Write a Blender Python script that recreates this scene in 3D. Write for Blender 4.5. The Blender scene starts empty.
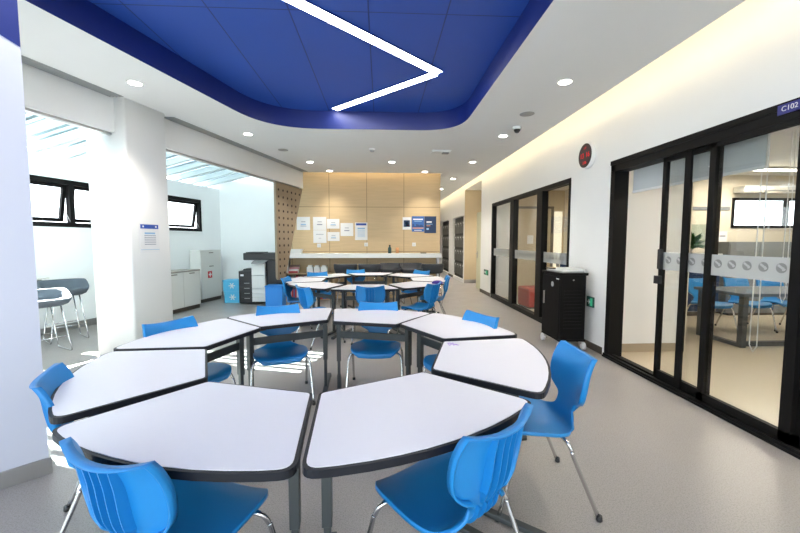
import bpy, bmesh, math, random
from mathutils import Vector, Matrix
from mathutils.geometry import tessellate_polygon
random.seed(7)
C = bpy.context.scene.collection
R = math.radians
PI = math.pi
SL = math.tan(R(14.54))          # left side of the room is skewed by 14.5 degrees
def leftx(y): return -3.23 + (y - 3.61) * SL
def outx(y): return -5.16 + (y - 5.77) * .24

# ------------------------------------------------------------------ materials
def mat(name, col, rough=.5, metal=0., noise=None, emit=None, spec=.5, coat=0.):
    m = bpy.data.materials.new(name); m.use_nodes = True
    nt = m.node_tree; b = nt.nodes['Principled BSDF']
    b.inputs['Base Color'].default_value = (*col, 1)
    b.inputs['Roughness'].default_value = rough
    b.inputs['Metallic'].default_value = metal
    b.inputs['Specular IOR Level'].default_value = spec
    if coat: b.inputs['Coat Weight'].default_value = coat
    if noise:                                  # (scale, amount)
        sc, am = noise
        tc = nt.nodes.new('ShaderNodeTexCoord'); n = nt.nodes.new('ShaderNodeTexNoise')
        n.inputs['Scale'].default_value = sc; n.inputs['Detail'].default_value = 4
        mx = nt.nodes.new('ShaderNodeMix'); mx.data_type = 'RGBA'
        mx.inputs['A'].default_value = (*[c * (1 - am) for c in col], 1)
        mx.inputs['B'].default_value = (*[min(1, c * (1 + am)) for c in col], 1)
        nt.links.new(tc.outputs['Object'], n.inputs['Vector'])
        nt.links.new(n.outputs['Fac'], mx.inputs['Factor'])
        nt.links.new(mx.outputs['Result'], b.inputs['Base Color'])
    if emit:
        b.inputs['Emission Color'].default_value = (*emit[0], 1)
        b.inputs['Emission Strength'].default_value = emit[1]
    return m

M = {}
M['white'] = mat('white_paint', (.83, .83, .82), .6, noise=(3, .015))
M['ceil'] = mat('ceiling_paint', (.86, .86, .855), .7, noise=(2, .015))
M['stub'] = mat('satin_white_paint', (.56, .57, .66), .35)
M['sun_white'] = mat('annex_white_paint', (.92, .93, .93), .6, noise=(3, .01))
M['beige'] = mat('beige_paint', (.66, .60, .50), .6, noise=(3, .02))
M['tan'] = mat('tan_wallcovering', (.56, .45, .29), .6, noise=(4, .04))
M['laminate'] = mat('white_laminate', (.74, .73, .775), .38, noise=(60, .012))
M['edge'] = mat('charcoal_edge', (.011, .012, .017), .45, spec=.3)
M['dark_metal'] = mat('dark_grey_steel', (.06, .068, .072), .45, .3)
M['black'] = mat('black_aluminium', (.006, .0055, .0055), .5, spec=.15)
M['black_plastic'] = mat('black_plastic', (.012, .012, .015), .4)
M['black_box'] = mat('black_powder_coat', (.004, .0035, .0035), .6, spec=.15)
M['chrome'] = mat('chrome', (.62, .62, .63), .12, 1.)
M['steel'] = mat('brushed_steel', (.42, .41, .40), .35, .9, noise=(8, .05))
M['blue_ceiling'] = None
M['blue_paint'] = mat('blue_paint', (.004, .016, .15), .45)
M['chair'] = mat('blue_plastic', (.012, .22, .56), .4, noise=(90, .03))
M['grey_fabric'] = mat('slate_upholstery', (.085, .105, .13), .7, noise=(120, .12))
M['charcoal_fabric'] = mat('charcoal_upholstery', (.035, .037, .042), .7, noise=(120, .12))
M['cabinet'] = mat('pale_grey_laminate', (.76, .755, .72), .5)
M['cab_top'] = mat('taupe_laminate', (.30, .28, .25), .5)
M['kick'] = mat('dark_plinth', (.08, .065, .05), .5)
M['lightblue'] = mat('light_blue_box', (.10, .50, .80), .5)
M['binblue'] = mat('bright_blue_box', (.02, .24, .72), .5)
M['paper'] = mat('paper', (.80, .80, .80), .7)
M['ink'] = mat('grey_ink', (.28, .30, .36), .7)
M['inkblue'] = mat('blue_ink', (.02, .07, .35), .6)
M['inklight'] = mat('light_blue_ink', (.28, .48, .70), .6)
M['navy'] = mat('navy_print', (.012, .035, .10), .5)
M['posterblue'] = mat('blue_print', (.03, .12, .38), .5)
M['red'] = mat('red_fabric', (.42, .012, .006), .6, noise=(60, .06))
M['redmark'] = mat('red_mark', (.60, .02, .03), .5)
M['green'] = mat('dark_green_plastic', (.004, .05, .035), .4)
M['greenglow'] = mat('green_backlight', (.015, .20, .10), .5, emit=((.1, .9, .5), .15))
M['glow'] = mat('white_lamp', (1, 1, 1), .5, emit=((1, .95, .87), 10))
M['led'] = mat('led_diffuser', (1, 1, 1), .5, emit=((1, .97, .90), 13))
M['cove'] = mat('cove_led', (1, 1, 1), .5, emit=((1, .79, .48), 4.5))
M['litglass'] = mat('lit_pane', (.8, .75, .6), .5, emit=((1, .92, .72), .35))
M['tube'] = mat('tube_lamp', (1, 1, 1), .5, emit=((1, .93, .78), 4))
M['reddigit'] = mat('red_led_digit', (.5, 0, 0), .5, emit=((1, .02, .04), .30))
M['leaf'] = mat('leaf', (.035, .14, .03), .5, noise=(20, .35))
M['pot'] = mat('white_ceramic', (.75, .75, .73), .3)
M['vent'] = mat('grey_vent', (.30, .31, .31), .5)
M['door_paint'] = mat('cream_door', (.62, .60, .42), .5)
M['locker'] = mat('grey_locker', (.085, .085, .075), .45, .1)
M['lockerdark'] = mat('locker_gap', (.02, .02, .02), .6)
M['wood'] = mat('light_wood', (.50, .36, .21), .5, noise=(15, .08))
M['purple'] = mat('purple_cloth', (.06, .03, .30), .6)
M['marker'] = mat('purple_marker', (.50, .36, .72), .6)
M['orange'] = mat('orange_plastic', (.75, .35, .16), .5)
M['teal'] = mat('dark_teal_plastic', (.02, .07, .07), .4)
M['blind'] = mat('grey_blind', (.58, .61, .62), .7)
M['beam'] = mat('pale_blue_grey_beam', (.74, .84, .86), .5)
M['louver'] = mat('white_louver', (.75, .80, .82), .5)
M['skirt'] = mat('beige_skirting', (.36, .30, .22), .5)
M['rubber'] = mat('grey_rubber', (.72, .72, .74), .5)
M['bluesign'] = mat('blue_sign', (.02, .02, .20), .4)
M['greywall'] = mat('grey_panel', (.20, .215, .235), .5, noise=(5, .1))
BOOK = [mat('book_cover_' + n, c, .6) for n, c in (('red', (.45, .05, .06)), ('white', (.7, .7, .68)), ('brown', (.16, .09, .07)),
        ('blue', (.08, .14, .35)), ('grey', (.25, .26, .27)), ('rose', (.5, .22, .24)))]

def glass(name, tint, f0=.04, frost=0.):
    m = bpy.data.materials.new(name); m.use_nodes = True
    nt = m.node_tree; nt.nodes.clear()
    out = nt.nodes.new('ShaderNodeOutputMaterial')
    tr = nt.nodes.new('ShaderNodeBsdfTransparent'); tr.inputs[0].default_value = (*tint, 1)
    gl = nt.nodes.new('ShaderNodeBsdfGlossy'); gl.inputs['Roughness'].default_value = .0
    lw = nt.nodes.new('ShaderNodeLayerWeight'); lw.inputs['Blend'].default_value = .5
    pw = nt.nodes.new('ShaderNodeMath'); pw.operation = 'POWER'; pw.inputs[1].default_value = 5; nt.links.new(lw.outputs['Facing'], pw.inputs[0])
    fr = nt.nodes.new('ShaderNodeMath'); fr.operation = 'MULTIPLY_ADD'; fr.inputs[1].default_value = 1 - f0; fr.inputs[2].default_value = f0; nt.links.new(pw.outputs[0], fr.inputs[0])
    mx = nt.nodes.new('ShaderNodeMixShader')
    nt.links.new(fr.outputs[0], mx.inputs[0]); nt.links.new(tr.outputs[0], mx.inputs[1]); nt.links.new(gl.outputs[0], mx.inputs[2])
    last = mx
    if frost:
        df = nt.nodes.new('ShaderNodeBsdfDiffuse'); df.inputs[0].default_value = (.62, .63, .62, 1)
        m2 = nt.nodes.new('ShaderNodeMixShader'); m2.inputs[0].default_value = frost
        nt.links.new(mx.outputs[0], m2.inputs[1]); nt.links.new(df.outputs[0], m2.inputs[2]); last = m2
    nt.links.new(last.outputs[0], out.inputs[0])
    return m
M['glass'] = glass('clear_glass', (.93, .94, .93))
M['frost'] = glass('frosted_film', (.85, .86, .85), frost=.62)
M['frostdark'] = glass('frosted_emblem', (.40, .41, .40), frost=.35)
M['frostthin'] = glass('light_frosted_film', (.85, .86, .85), frost=.38)
M['roofglass'] = glass('roof_glass', (.25, .31, .325))

def floor_mat(name, base, speck, tint):
    m = mat(name, base, .3); nt = m.node_tree; b = nt.nodes['Principled BSDF']
    tc = nt.nodes.new('ShaderNodeTexCoord'); n = nt.nodes.new('ShaderNodeTexNoise'); n.inputs['Scale'].default_value = 140; n.inputs['Detail'].default_value = 6
    v = nt.nodes.new('ShaderNodeTexVoronoi'); v.inputs['Scale'].default_value = 260
    r = nt.nodes.new('ShaderNodeValToRGB'); r.color_ramp.elements[0].position = .33; r.color_ramp.elements[0].color = (*speck, 1)
    r.color_ramp.elements[1].position = .62; r.color_ramp.elements[1].color = (*base, 1)
    e = r.color_ramp.elements.new(.72); e.color = (*tint, 1)
    ad = nt.nodes.new('ShaderNodeMath'); ad.operation = 'MULTIPLY_ADD'; ad.inputs[1].default_value = .35; 
    nt.links.new(tc.outputs['Object'], n.inputs['Vector']); nt.links.new(tc.outputs['Object'], v.inputs['Vector'])
    nt.links.new(v.outputs['Distance'], ad.inputs[0]); nt.links.new(n.outputs['Fac'], ad.inputs[2])
    nt.links.new(ad.outputs[0], r.inputs[0]); nt.links.new(r.outputs[0], b.inputs['Base Color'])
    n2 = nt.nodes.new('ShaderNodeTexNoise'); n2.inputs['Scale'].default_value = 3
    mr = nt.nodes.new('ShaderNodeMapRange'); mr.inputs['To Min'].default_value = .24; mr.inputs['To Max'].default_value = .38
    nt.links.new(tc.outputs['Object'], n2.inputs['Vector']); nt.links.new(n2.outputs['Fac'], mr.inputs['Value']); nt.links.new(mr.outputs[0], b.inputs['Roughness'])
    return m
M['floor'] = floor_mat('speckled_vinyl', (.27, .25, .238), (.18, .165, .16), (.32, .30, .285))
M['roomfloor'] = floor_mat('beige_vinyl', (.47, .40, .29), (.42, .35, .25), (.52, .45, .34))

def line_mat(name, base, line, px, ox, py, oy, w, axes=(0, 1), rough=.45, grain=None):
    """flat colour with thin joint lines at a regular pitch along two object axes"""
    m = mat(name, base, rough); nt = m.node_tree; b = nt.nodes['Principled BSDF']
    tc = nt.nodes.new('ShaderNodeTexCoord'); sp = nt.nodes.new('ShaderNodeSeparateXYZ'); nt.links.new(tc.outputs['Object'], sp.inputs[0])
    def near(ax, pitch, off):
        a = nt.nodes.new('ShaderNodeMath'); a.operation = 'SUBTRACT'; a.inputs[1].default_value = off; nt.links.new(sp.outputs[ax], a.inputs[0])
        p = nt.nodes.new('ShaderNodeMath'); p.operation = 'PINGPONG'; p.inputs[1].default_value = pitch / 2; nt.links.new(a.outputs[0], p.inputs[0])
        l = nt.nodes.new('ShaderNodeMath'); l.operation = 'LESS_THAN'; l.inputs[1].default_value = w; nt.links.new(p.outputs[0], l.inputs[0])
        return l
    a, c = near(axes[0], px, ox), near(axes[1], py, oy)
    mxm = nt.nodes.new('ShaderNodeMath'); mxm.operation = 'MAXIMUM'; nt.links.new(a.outputs[0], mxm.inputs[0]); nt.links.new(c.outputs[0], mxm.inputs[1])
    mx = nt.nodes.new('ShaderNodeMix'); mx.data_type = 'RGBA'; mx.inputs['A'].default_value = (*base, 1); mx.inputs['B'].default_value = (*line, 1)
    nt.links.new(mxm.outputs[0], mx.inputs['Factor'])
    if grain:
        mp = nt.nodes.new('ShaderNodeMapping'); mp.inputs['Scale'].default_value = grain
        n = nt.nodes.new('ShaderNodeTexNoise'); n.inputs['Scale'].default_value = 4; n.inputs['Detail'].default_value = 5
        g = nt.nodes.new('ShaderNodeMix'); g.data_type = 'RGBA'
        g.inputs['A'].default_value = (*[k * .86 for k in base], 1); g.inputs['B'].default_value = (*[k * 1.12 for k in base], 1)
        nt.links.new(tc.outputs['Object'], mp.inputs[0]); nt.links.new(mp.outputs[0], n.inputs['Vector'])
        nt.links.new(n.outputs['Fac'], g.inputs['Factor']); nt.links.new(g.outputs['Result'], mx.inputs['A'])
    nt.links.new(mx.outputs['Result'], b.inputs['Base Color'])
    return m
M['blue_ceiling'] = line_mat('blue_ceiling_panels', (.016, .070, .38), (.005, .022, .15), .64, -.735, 2.4, 3.17, .006, rough=.5)
M['woodwall'] = line_mat('oak_wall_panels', (.60, .44, .25), (.30, .21, .11), .92, -1.27, 1.10, 2.27, .007, axes=(0, 2), rough=.5, grain=(.6, .6, 9))

# ------------------------------------------------------------------ mesh helpers
class MB:
    def __init__(s): s.v = []; s.f = []; s.m = []; s.mats = []; s.smooth = []
    def mi(s, m):
        m = M[m] if isinstance(m, str) else m
        if m not in s.mats: s.mats.append(m)
        return s.mats.index(m)
    def add(s, vs, fs, m, sm=False, T=None):
        k = len(s.v); i = s.mi(m)
        s.v += [tuple(T @ Vector(p)) if T else tuple(p) for p in vs]
        for f in fs: s.f.append([k + a for a in f]); s.m.append(i); s.smooth.append(sm)
        return s
    def box(s, a, b, m, T=None):
        x0, y0, z0 = a; x1, y1, z1 = b
        return s.add([(x0, y0, z0), (x1, y0, z0), (x1, y1, z0), (x0, y1, z0), (x0, y0, z1), (x1, y0, z1), (x1, y1, z1), (x0, y1, z1)],
                     [(0, 3, 2, 1), (4, 5, 6, 7), (0, 1, 5, 4), (1, 2, 6, 5), (2, 3, 7, 6), (3, 0, 4, 7)], m, False, T)
    def prism(s, poly, z0, z1, m, T=None, sm=False):
        n = len(poly)
        vs = [(x, y, z0) for x, y in poly] + [(x, y, z1) for x, y in poly]
        tri = tessellate_polygon([[Vector((x, y, 0)) for x, y in poly]])
        fs = [tuple(t) for t in tri] + [tuple(n + a for a in reversed(t)) for t in tri]
        area = sum(poly[i][0] * poly[(i + 1) % n][1] - poly[(i + 1) % n][0] * poly[i][1] for i in range(n))
        s.add(vs, fs, m, False, T)
        s.add(vs, [(i, (i + 1) % n, n + (i + 1) % n, n + i) for i in range(n)], m, sm, T)
        return s
    def tube(s, pts, r, m, n=10, closed=False, T=None):
        P = [Vector(p) for p in pts]; k = len(P); vs = []; up = None
        for i, p in enumerate(P):
            a = P[(i - 1) % k] if (i or closed) else p; b = P[(i + 1) % k] if (i < k - 1 or closed) else p
            t = (b - a).normalized()
            if up is None: up = Vector((0, 0, 1)) if abs(t.z) < .9 else Vector((1, 0, 0))
            u = (up - t * up.dot(t)).normalized(); w = t.cross(u); up = u
            rr = r[i] if isinstance(r, (list, tuple)) else r
            vs += [p + (u * math.cos(2 * PI * j / n) + w * math.sin(2 * PI * j / n)) * rr for j in range(n)]
        fs = []
        for i in range(k if closed else k - 1):
            for j in range(n):
                a, b = i * n, ((i + 1) % k) * n
                fs.append((a + j, a + (j + 1) % n, b + (j + 1) % n, b + j))
        s.add(vs, fs, m, True, T)
        if not closed:
            s.add(vs, [tuple(reversed(range(n))), tuple(range((k - 1) * n, k * n))], m, False, T)
        return s
    def lathe(s, prof, m, c=(0, 0, 0), n=24, T=None, caps=True):
        vs = []
        for r, z in prof: vs += [(c[0] + r * math.cos(2 * PI * j / n), c[1] + r * math.sin(2 * PI * j / n), c[2] + z) for j in range(n)]
        fs = [(i * n + j, i * n + (j + 1) % n, (i + 1) * n + (j + 1) % n, (i + 1) * n + j) for i in range(len(prof) - 1) for j in range(n)]
        s.add(vs, fs, m, True, T)
        if caps: s.add(vs, [tuple(reversed(range(n))), tuple(range((len(prof) - 1) * n, len(prof) * n))], m, False, T)
        return s
    def build(s, name, parent=None, bevel=0, loc=None, rz=0, fixn=True, seg=2):
        me = bpy.data.meshes.new(name); me.from_pydata([tuple(p) for p in s.v], [], s.f); me.update()
        for m in s.mats: me.materials.append(m)
        for p, i, sm in zip(me.polygons, s.m, s.smooth): p.material_index = i; p.use_smooth = sm
        if fixn:
            bm = bmesh.new(); bm.from_mesh(me); bmesh.ops.remove_doubles(bm, verts=bm.verts, dist=1e-6); bmesh.ops.recalc_face_normals(bm, faces=bm.faces); bm.to_mesh(me); bm.free()
        o = bpy.data.objects.new(name, me); C.objects.link(o)
        if parent: o.parent = parent
        if loc: o.location = loc; o.rotation_euler.z = rz
        if bevel:
            b = o.modifiers.new('bevel', 'BEVEL'); b.width = bevel; b.segments = seg; b.limit_method = 'ANGLE'; b.angle_limit = R(40)
        return o

def tag(o, label=None, cat=None, group=None, kind=None):
    if label: o['label'] = label
    if cat: o['category'] = cat
    if group: o['group'] = group
    if kind: o['kind'] = kind
    return o
def struct(o): o['kind'] = 'structure'; return o
def thing(name, label, cat, loc=(0, 0, 0), rz=0, group=None):
    o = bpy.data.objects.new(name, None); C.objects.link(o); o.location = loc; o.rotation_euler.z = rz; o.empty_display_size = .1
    return tag(o, label, cat, group)
def copy_tree(o, parent=None):
    c = o.copy(); C.objects.link(c); c.parent = parent
    for ch in [x for x in C.objects if x.parent == o]: copy_tree(ch, c)
    return c
def spline(P, n):
    P = [Vector(p) for p in P]; out = []
    for i in range(len(P) - 1):
        a, b, c, d = P[max(i - 1, 0)], P[i], P[i + 1], P[min(i + 2, len(P) - 1)]
        for k in range(n):
            t = k / n
            out.append(.5 * ((2 * b) + (c - a) * t + (2 * a - 5 * b + 4 * c - d) * t * t + (3 * b - a - 3 * c + d) * t ** 3))
    return out + [P[-1]]
def text(s, size, m, parent, mtx, name='lettering', ext=.001):
    cu = bpy.data.curves.new(name, 'FONT'); cu.body = s; cu.size = size; cu.extrude = ext; cu.align_x = 'CENTER'; cu.align_y = 'CENTER'
    t = bpy.data.objects.new(name, cu); C.objects.link(t)
    bpy.context.view_layer.update()
    me = bpy.data.meshes.new_from_object(t); C.objects.unlink(t); bpy.data.objects.remove(t)
    o = bpy.data.objects.new(name, me); me.materials.clear(); me.materials.append(M[m]); C.objects.link(o)
    o.parent = parent; o.matrix_local = mtx
    return o
def roundrect(x0, y0, x1, y1, r, n=6):
    out = []
    for cx, cy, a in ((x1 - r, y1 - r, 0), (x0 + r, y1 - r, 90), (x0 + r, y0 + r, 180), (x1 - r, y0 + r, 270)):
        out += [(cx + r * math.cos(R(a + 90 * i / n)), cy + r * math.sin(R(a + 90 * i / n))) for i in range(n + 1)]
    return out
def round_poly(P, radii, n=5):
    out = []; k = len(P)
    for i, p in enumerate(P):
        p = Vector(p); r = radii[i]
        if not r: out.append(tuple(p)); continue
        a = (Vector(P[i - 1]) - p).normalized(); b = (Vector(P[(i + 1) % k]) - p).normalized()
        th = a.angle(b); d = r / math.tan(th / 2)
        s0, s1 = p + a * d, p + b * d
        for j in range(n + 1):
            t = j / n; out.append(tuple((1 - t) ** 2 * s0 + 2 * t * (1 - t) * p + t * t * s1))
    return out

# ------------------------------------------------------------------ camera
f, H, VX, VY = 372., 1.45, 381., 240.3
pt = math.atan2(266.5 - VY, f); yaw = math.atan2((400 - VX) * math.cos(pt), f)
fw = Vector((math.sin(yaw) * math.cos(pt), math.cos(yaw) * math.cos(pt), -math.sin(pt)))
rt = Vector((math.cos(yaw), -math.sin(yaw), 0)); up = rt.cross(fw)
cd = bpy.data.cameras.new('camera'); cam = bpy.data.objects.new('camera', cd); C.objects.link(cam)
cd.sensor_width = 36; cd.lens = f / 800 * 36; cd.clip_start = .02
cam.matrix_world = Matrix(((rt.x, up.x, -fw.x, 0), (rt.y, up.y, -fw.y, 0), (rt.z, up.z, -fw.z, H), (0, 0, 0, 1)))
bpy.context.scene.camera = cam

# ------------------------------------------------------------------ room shell
XR, ZC, ZT = 2.804, 3.05, 3.40
Y0 = -3.2
struct(MB().prism([(-6.9, Y0 - .2), (XR + .07, Y0 - .2), (XR + .07, 20), (-4.6, 20)][::1], -.12, 0, 'floor').build('floor'))
struct(MB().box((XR + .07, Y0 - .2, -.12), (10.2, 11, 0), 'roomfloor').box((XR + .07, 11, -.12), (4.2, 13, 0), 'floor').build('floor'))
# right wall with its openings
w = MB(); T1 = XR + .15
DY0, DY1, DZ = -.05, 4.45, 2.40
WY0, WY1, WZ = 5.42, 9.33, 2.37
def rw(y0, y1, z0, z1): w.box((XR, y0, z0), (T1, y1, z1), 'white')
rw(Y0, DY0, 0, ZT); rw(DY0, DY1, DZ, ZT); rw(DY1, WY0, 0, ZT); rw(WY0, WY1, WZ, ZT); rw(WY1, 10.36, 0, ZT)
rw(10.36, 12.45, 3.12, ZT); rw(12.45, 12.6, 0, ZT); rw(12.6, 14.4, 2.3, ZT); rw(12.6, 14.4, 0, .10); rw(14.4, 15.3, 0, ZT)
rw(15.3, 17.3, 2.3, ZT); rw(15.3, 17.3, 0, .10); rw(17.3, 20, 0, ZT)
w.box((T1, 12.45, 0), (3.7, 12.6, ZT), 'tan').box((T1, 10.2, 0), (3.7, 10.36, ZT), 'white').box((3.6, 10.2, 0), (3.75, 17.5, ZT), 'white')
w.box((T1, 10.36, 3.12), (3.6, 12.45, 3.2), 'white').box((XR + .004, 12.43, 0), (3.6, 12.449, 3.118), 'tan')
struct(w.build('wall_right'))
b = MB()
for y0, y1 in ((DY1 + .06, WY0 - .06), (WY1 + .06, 10.36), (14.4, 15.3), (17.3, 20)):
    b.box((XR - .012, y0, 0), (XR, y1, .09), 'kick')
struct(b.build('baseboard_right'))
struct(MB().box((XR + .01, 12.415, 0), (3.6, 12.43, .12), 'steel').build('baseboard_alcove'))
# wall behind the camera, with wide windows letting the daylight in
w = MB(); xa = -6.6
for x0, x1, z0, z1 in ((xa, -4.2, 0, 3.4), (-4.2, 2.4, 0, .35), (-4.2, 2.4, 2.9, 3.4), (2.4, XR + .15, 0, 3.4)):
    w.box((x0, Y0 - .15, z0), (x1, Y0, z1), 'white')
struct(w.build('wall_back'))
wf = MB()
for x in (-4.2, -2.0, .2, 2.34): wf.box((x, Y0 - .12, .35), (x + .06, Y0 - .04, 2.9), 'black')
wf.box((-4.2, Y0 - .12, .35), (2.4, Y0 - .04, .41), 'black').box((-4.2, Y0 - .12, 2.84), (2.4, Y0 - .04, 2.9), 'black')
wo = struct(wf.build('window_4')); MB().box((-4.14, Y0 - .09, .41), (2.34, Y0 - .08, 2.84), 'glass').build('glass_pane', wo)
# oak feature wall, corridor walls
struct(MB().box((-2.35, 9.3, 0), (1.48, 9.45, ZT), 'woodwall').build('wall_far'))
struct(MB().box((-2.35, 9.45, 0), (-2.2, 10.1, 3.6), 'white').box((1.36, 9.45, 0), (1.48, 20, ZT), 'white').box((1.3, 20, 0), (3.9, 20.15, ZT), 'white').build('wall_corridor'))
# roof slab over the hall
struct(MB().prism([(leftx(Y0) - .15, Y0 - .15), (3.8, Y0 - .15), (3.8, 20.15), (1.3, 20.15), (1.3, 9.46), (leftx(9.46) - .3, 9.46)], ZT, ZT + .12, 'white').build('ceiling'))
# white ceiling with the hole of the blue recess
bx = lambda y: -2.367 + (y - 2.726) * .274
hole = round_poly([(1.155, Y0 + .8), (1.155, 5.52), (bx(5.52) - .0, 5.52), (bx(Y0 + .8), Y0 + .8)], [.3, .62, .95, .3], 12)
outer = [(leftx(Y0), Y0), (2.44, Y0), (2.44, 20), (1.48, 20), (1.48, 9.0), (leftx(9.0), 9.0)]
def flat_with_hole(mb, outer, hole, z, m):
    allp = outer + hole
    tri = tessellate_polygon([[Vector((x, y, 0)) for x, y in outer], [Vector((x, y, 0)) for x, y in hole]])
    mb.add([(x, y, z) for x, y in allp], [tuple(t) for t in tri], m)
w = MB(); flat_with_hole(w, outer, hole, ZC, 'ceil'); flat_with_hole(w, outer, hole, ZC + .02, 'ceil')
n = len(outer); w.add([(x, y, ZC) for x, y in outer] + [(x, y, ZC + .1) for x, y in outer], [(i, (i + 1) % n, n + (i + 1) % n, n + i) for i in range(n)], 'ceil')
struct(w.build('ceiling', fixn=False))
n = len(hole); ZB = 3.30
w = MB().add([(x, y, ZC - .002) for x, y in hole] + [(x, y, ZB) for x, y in hole], [(i, (i + 1) % n, n + (i + 1) % n, n + i) for i in range(n)], 'blue_paint', True)
tri = tessellate_polygon([[Vector((x, y, 0)) for x, y in hole]])
w.add([(x, y, ZB) for x, y in hole], [tuple(t) for t in tri], 'blue_ceiling')
struct(w.build('ceiling_recess', fixn=False))
# left bulkhead above the opening to the glazed annex
def lpt(y, off=0): return (leftx(y) - off, y)
struct(MB().prism([lpt(Y0), lpt(9.0), lpt(9.0, .22), lpt(Y0, .22)], 2.67, 3.75, 'white').build('wall_left'))
struct(MB().prism([lpt(Y0, .05), lpt(8.9, .05), lpt(8.9, .10), lpt(Y0, .10)], 2.645, 2.67, 'steel').build('trim_1'))
# columns
cA = Vector((-2.88, 4.44)); cB = Vector((-2.735, 5.0)); cn = Vector((-.966, .259)) * .56
struct(MB().prism(round_poly([tuple(cA), tuple(cB), tuple(cB + cn), tuple(cA + cn)], [.03] * 4, 4), 0, ZC, 'white', sm=True).build('column', fixn=True))
pA = Vector((-2.075, 2.341)); pd = Vector((-.722, -.692)); pn = Vector((-.692, .722))
e = pA + pd * .95
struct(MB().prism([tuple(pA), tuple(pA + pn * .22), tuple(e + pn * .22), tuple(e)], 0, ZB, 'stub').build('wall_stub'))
q = -pn * .004
def onface(t, z, o=.004): v = pA + pd * t - pn * o; return (v.x, v.y, z)
struct(MB().add([onface(0.001, 2.56), onface(.95, 3.05), onface(.95, ZB - .01), onface(0.001, ZB - .01)], [(0, 1, 2, 3)], 'blue_paint').build('trim_2', fixn=False))
sk = MB()
sk.add([onface(-.012, 0, .012), onface(.95, 0, .012), onface(.95, .10, .012), onface(-.012, .10, .012), onface(-.012, 0, -.23), onface(-.012, .10, -.23), onface(0, .10, .0), onface(.95, .10, .0), onface(0, .10, -.23)],
       [(0, 1, 2, 3), (0, 3, 5, 4), (3, 2, 7, 6), (3, 6, 8, 5)], 'steel')
struct(sk.build('baseboard_stub', fixn=False))
tv = MB(); a0 = onface(-.004, 0.1, -.10); a1 = onface(-.004, .1, -.13)
tv.add([a0, a1, (a1[0], a1[1], 2.9), (a0[0], a0[1], 2.9)], [(0, 1, 2, 3)], 'orange'); struct(tv.build('trim_3', fixn=False))

# ------------------------------------------------------------------ glazed annex on the left
ux = Vector((.24, 1)).normalized(); un = Vector((ux.y, -ux.x))      # along the outer wall, and into the room
O0 = Vector((outx(5.77), 5.77))
AT = Matrix(((ux.x, -un.x, 0, O0.x), (ux.y, -un.y, 0, O0.y), (0, 0, 1, 0), (0, 0, 0, 1)))   # local x along wall, local -y into the room
WZ0, WZ1, RZ = 1.66, 2.42, 2.76
wins = [(-4.6, -2.6), (-1.25, 1.45), (2.50, 3.62)]
w = MB(); LEN0, LEN1 = -9.3, 4.35
w.box((LEN0, 0, 0), (LEN1, .2, WZ0), 'sun_white', AT).box((LEN0, 0, WZ1), (LEN1, .2, RZ), 'sun_white', AT)
xs = [LEN0] + [v for p in wins for v in p] + [LEN1]
for i in range(0, len(xs), 2): w.box((xs[i], 0, WZ0), (xs[i + 1], .2, WZ1), 'sun_white', AT)
struct(w.build('wall_outer'))
struct(MB().box((LEN0, -.012, 0), (LEN1, 0, .11), 'steel', AT).build('baseboard_outer'))
struct(MB().box((-4.5, 9.93, 0), (-2.2, 10.1, 3.7), 'sun_white').build('wall_annex_end'))
def awning(idx, x0, x1, splits):
    t = bpy.data.objects.new('window_%d' % idx, None); C.objects.link(t); t.matrix_world = AT; struct(t)
    fr = MB(); d0, d1 = .02, .10; k = .075
    fr.box((x0, d0, WZ0), (x1, d1, WZ0 + k), 'black').box((x0, d0, WZ1 - k), (x1, d1, WZ1), 'black')
    for s in [x0] + splits + [x1 - k]: fr.box((s, d0, WZ0 + k), (s + k, d1, WZ1 - k), 'black')
    fr.build('window_frame', t)
    MB().box((x0 - .02, -.02, WZ0 - .03), (x1 + .02, .02, WZ0), 'sun_white').build('window_sill', t)
    ed = [x0] + splits + [x1 - k]
    for i in range(len(ed) - 1):
        a, bb = ed[i] + k + .004, ed[i + 1] - .004; hh = WZ1 - WZ0 - 2 * k - .01
        s = MB(); kk = .055
        s.box((a, 0, -hh), (bb, .04, -hh + kk), 'black').box((a, 0, -kk), (bb, .04, 0), 'black').box((a, 0, -hh + kk), (a + kk, .04, -kk), 'black').box((bb - kk, 0, -hh + kk), (bb, .04, -kk), 'black')
        so = s.build('window_sash', t); so.location = (0, .06, WZ1 - k - .004); so.rotation_euler.x = R(10)
        MB().box((a + kk, .017, -hh + kk), (bb - kk, .023, -kk), 'glass').build('glass_pane', so)
        c = (a + bb) / 2
        MB().box((c - .015, -.02, -hh - .0), (c + .015, 0, -hh + .02), 'steel').box((c - .006, -.035, -hh + .0), (c + .006, -.02, -hh + .10), 'steel').build('window_handle', so)
        MB().tube([(bb + .002, .03, WZ0 + k + .02), (bb + .002, .16, WZ0 + k + .25)], .006, 'steel', 6).build('window_stay', t)
awning(1, *wins[1], [-.50, .60]); awning(2, *wins[2], []); awning(3, *wins[0], [-3.6])
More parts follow.
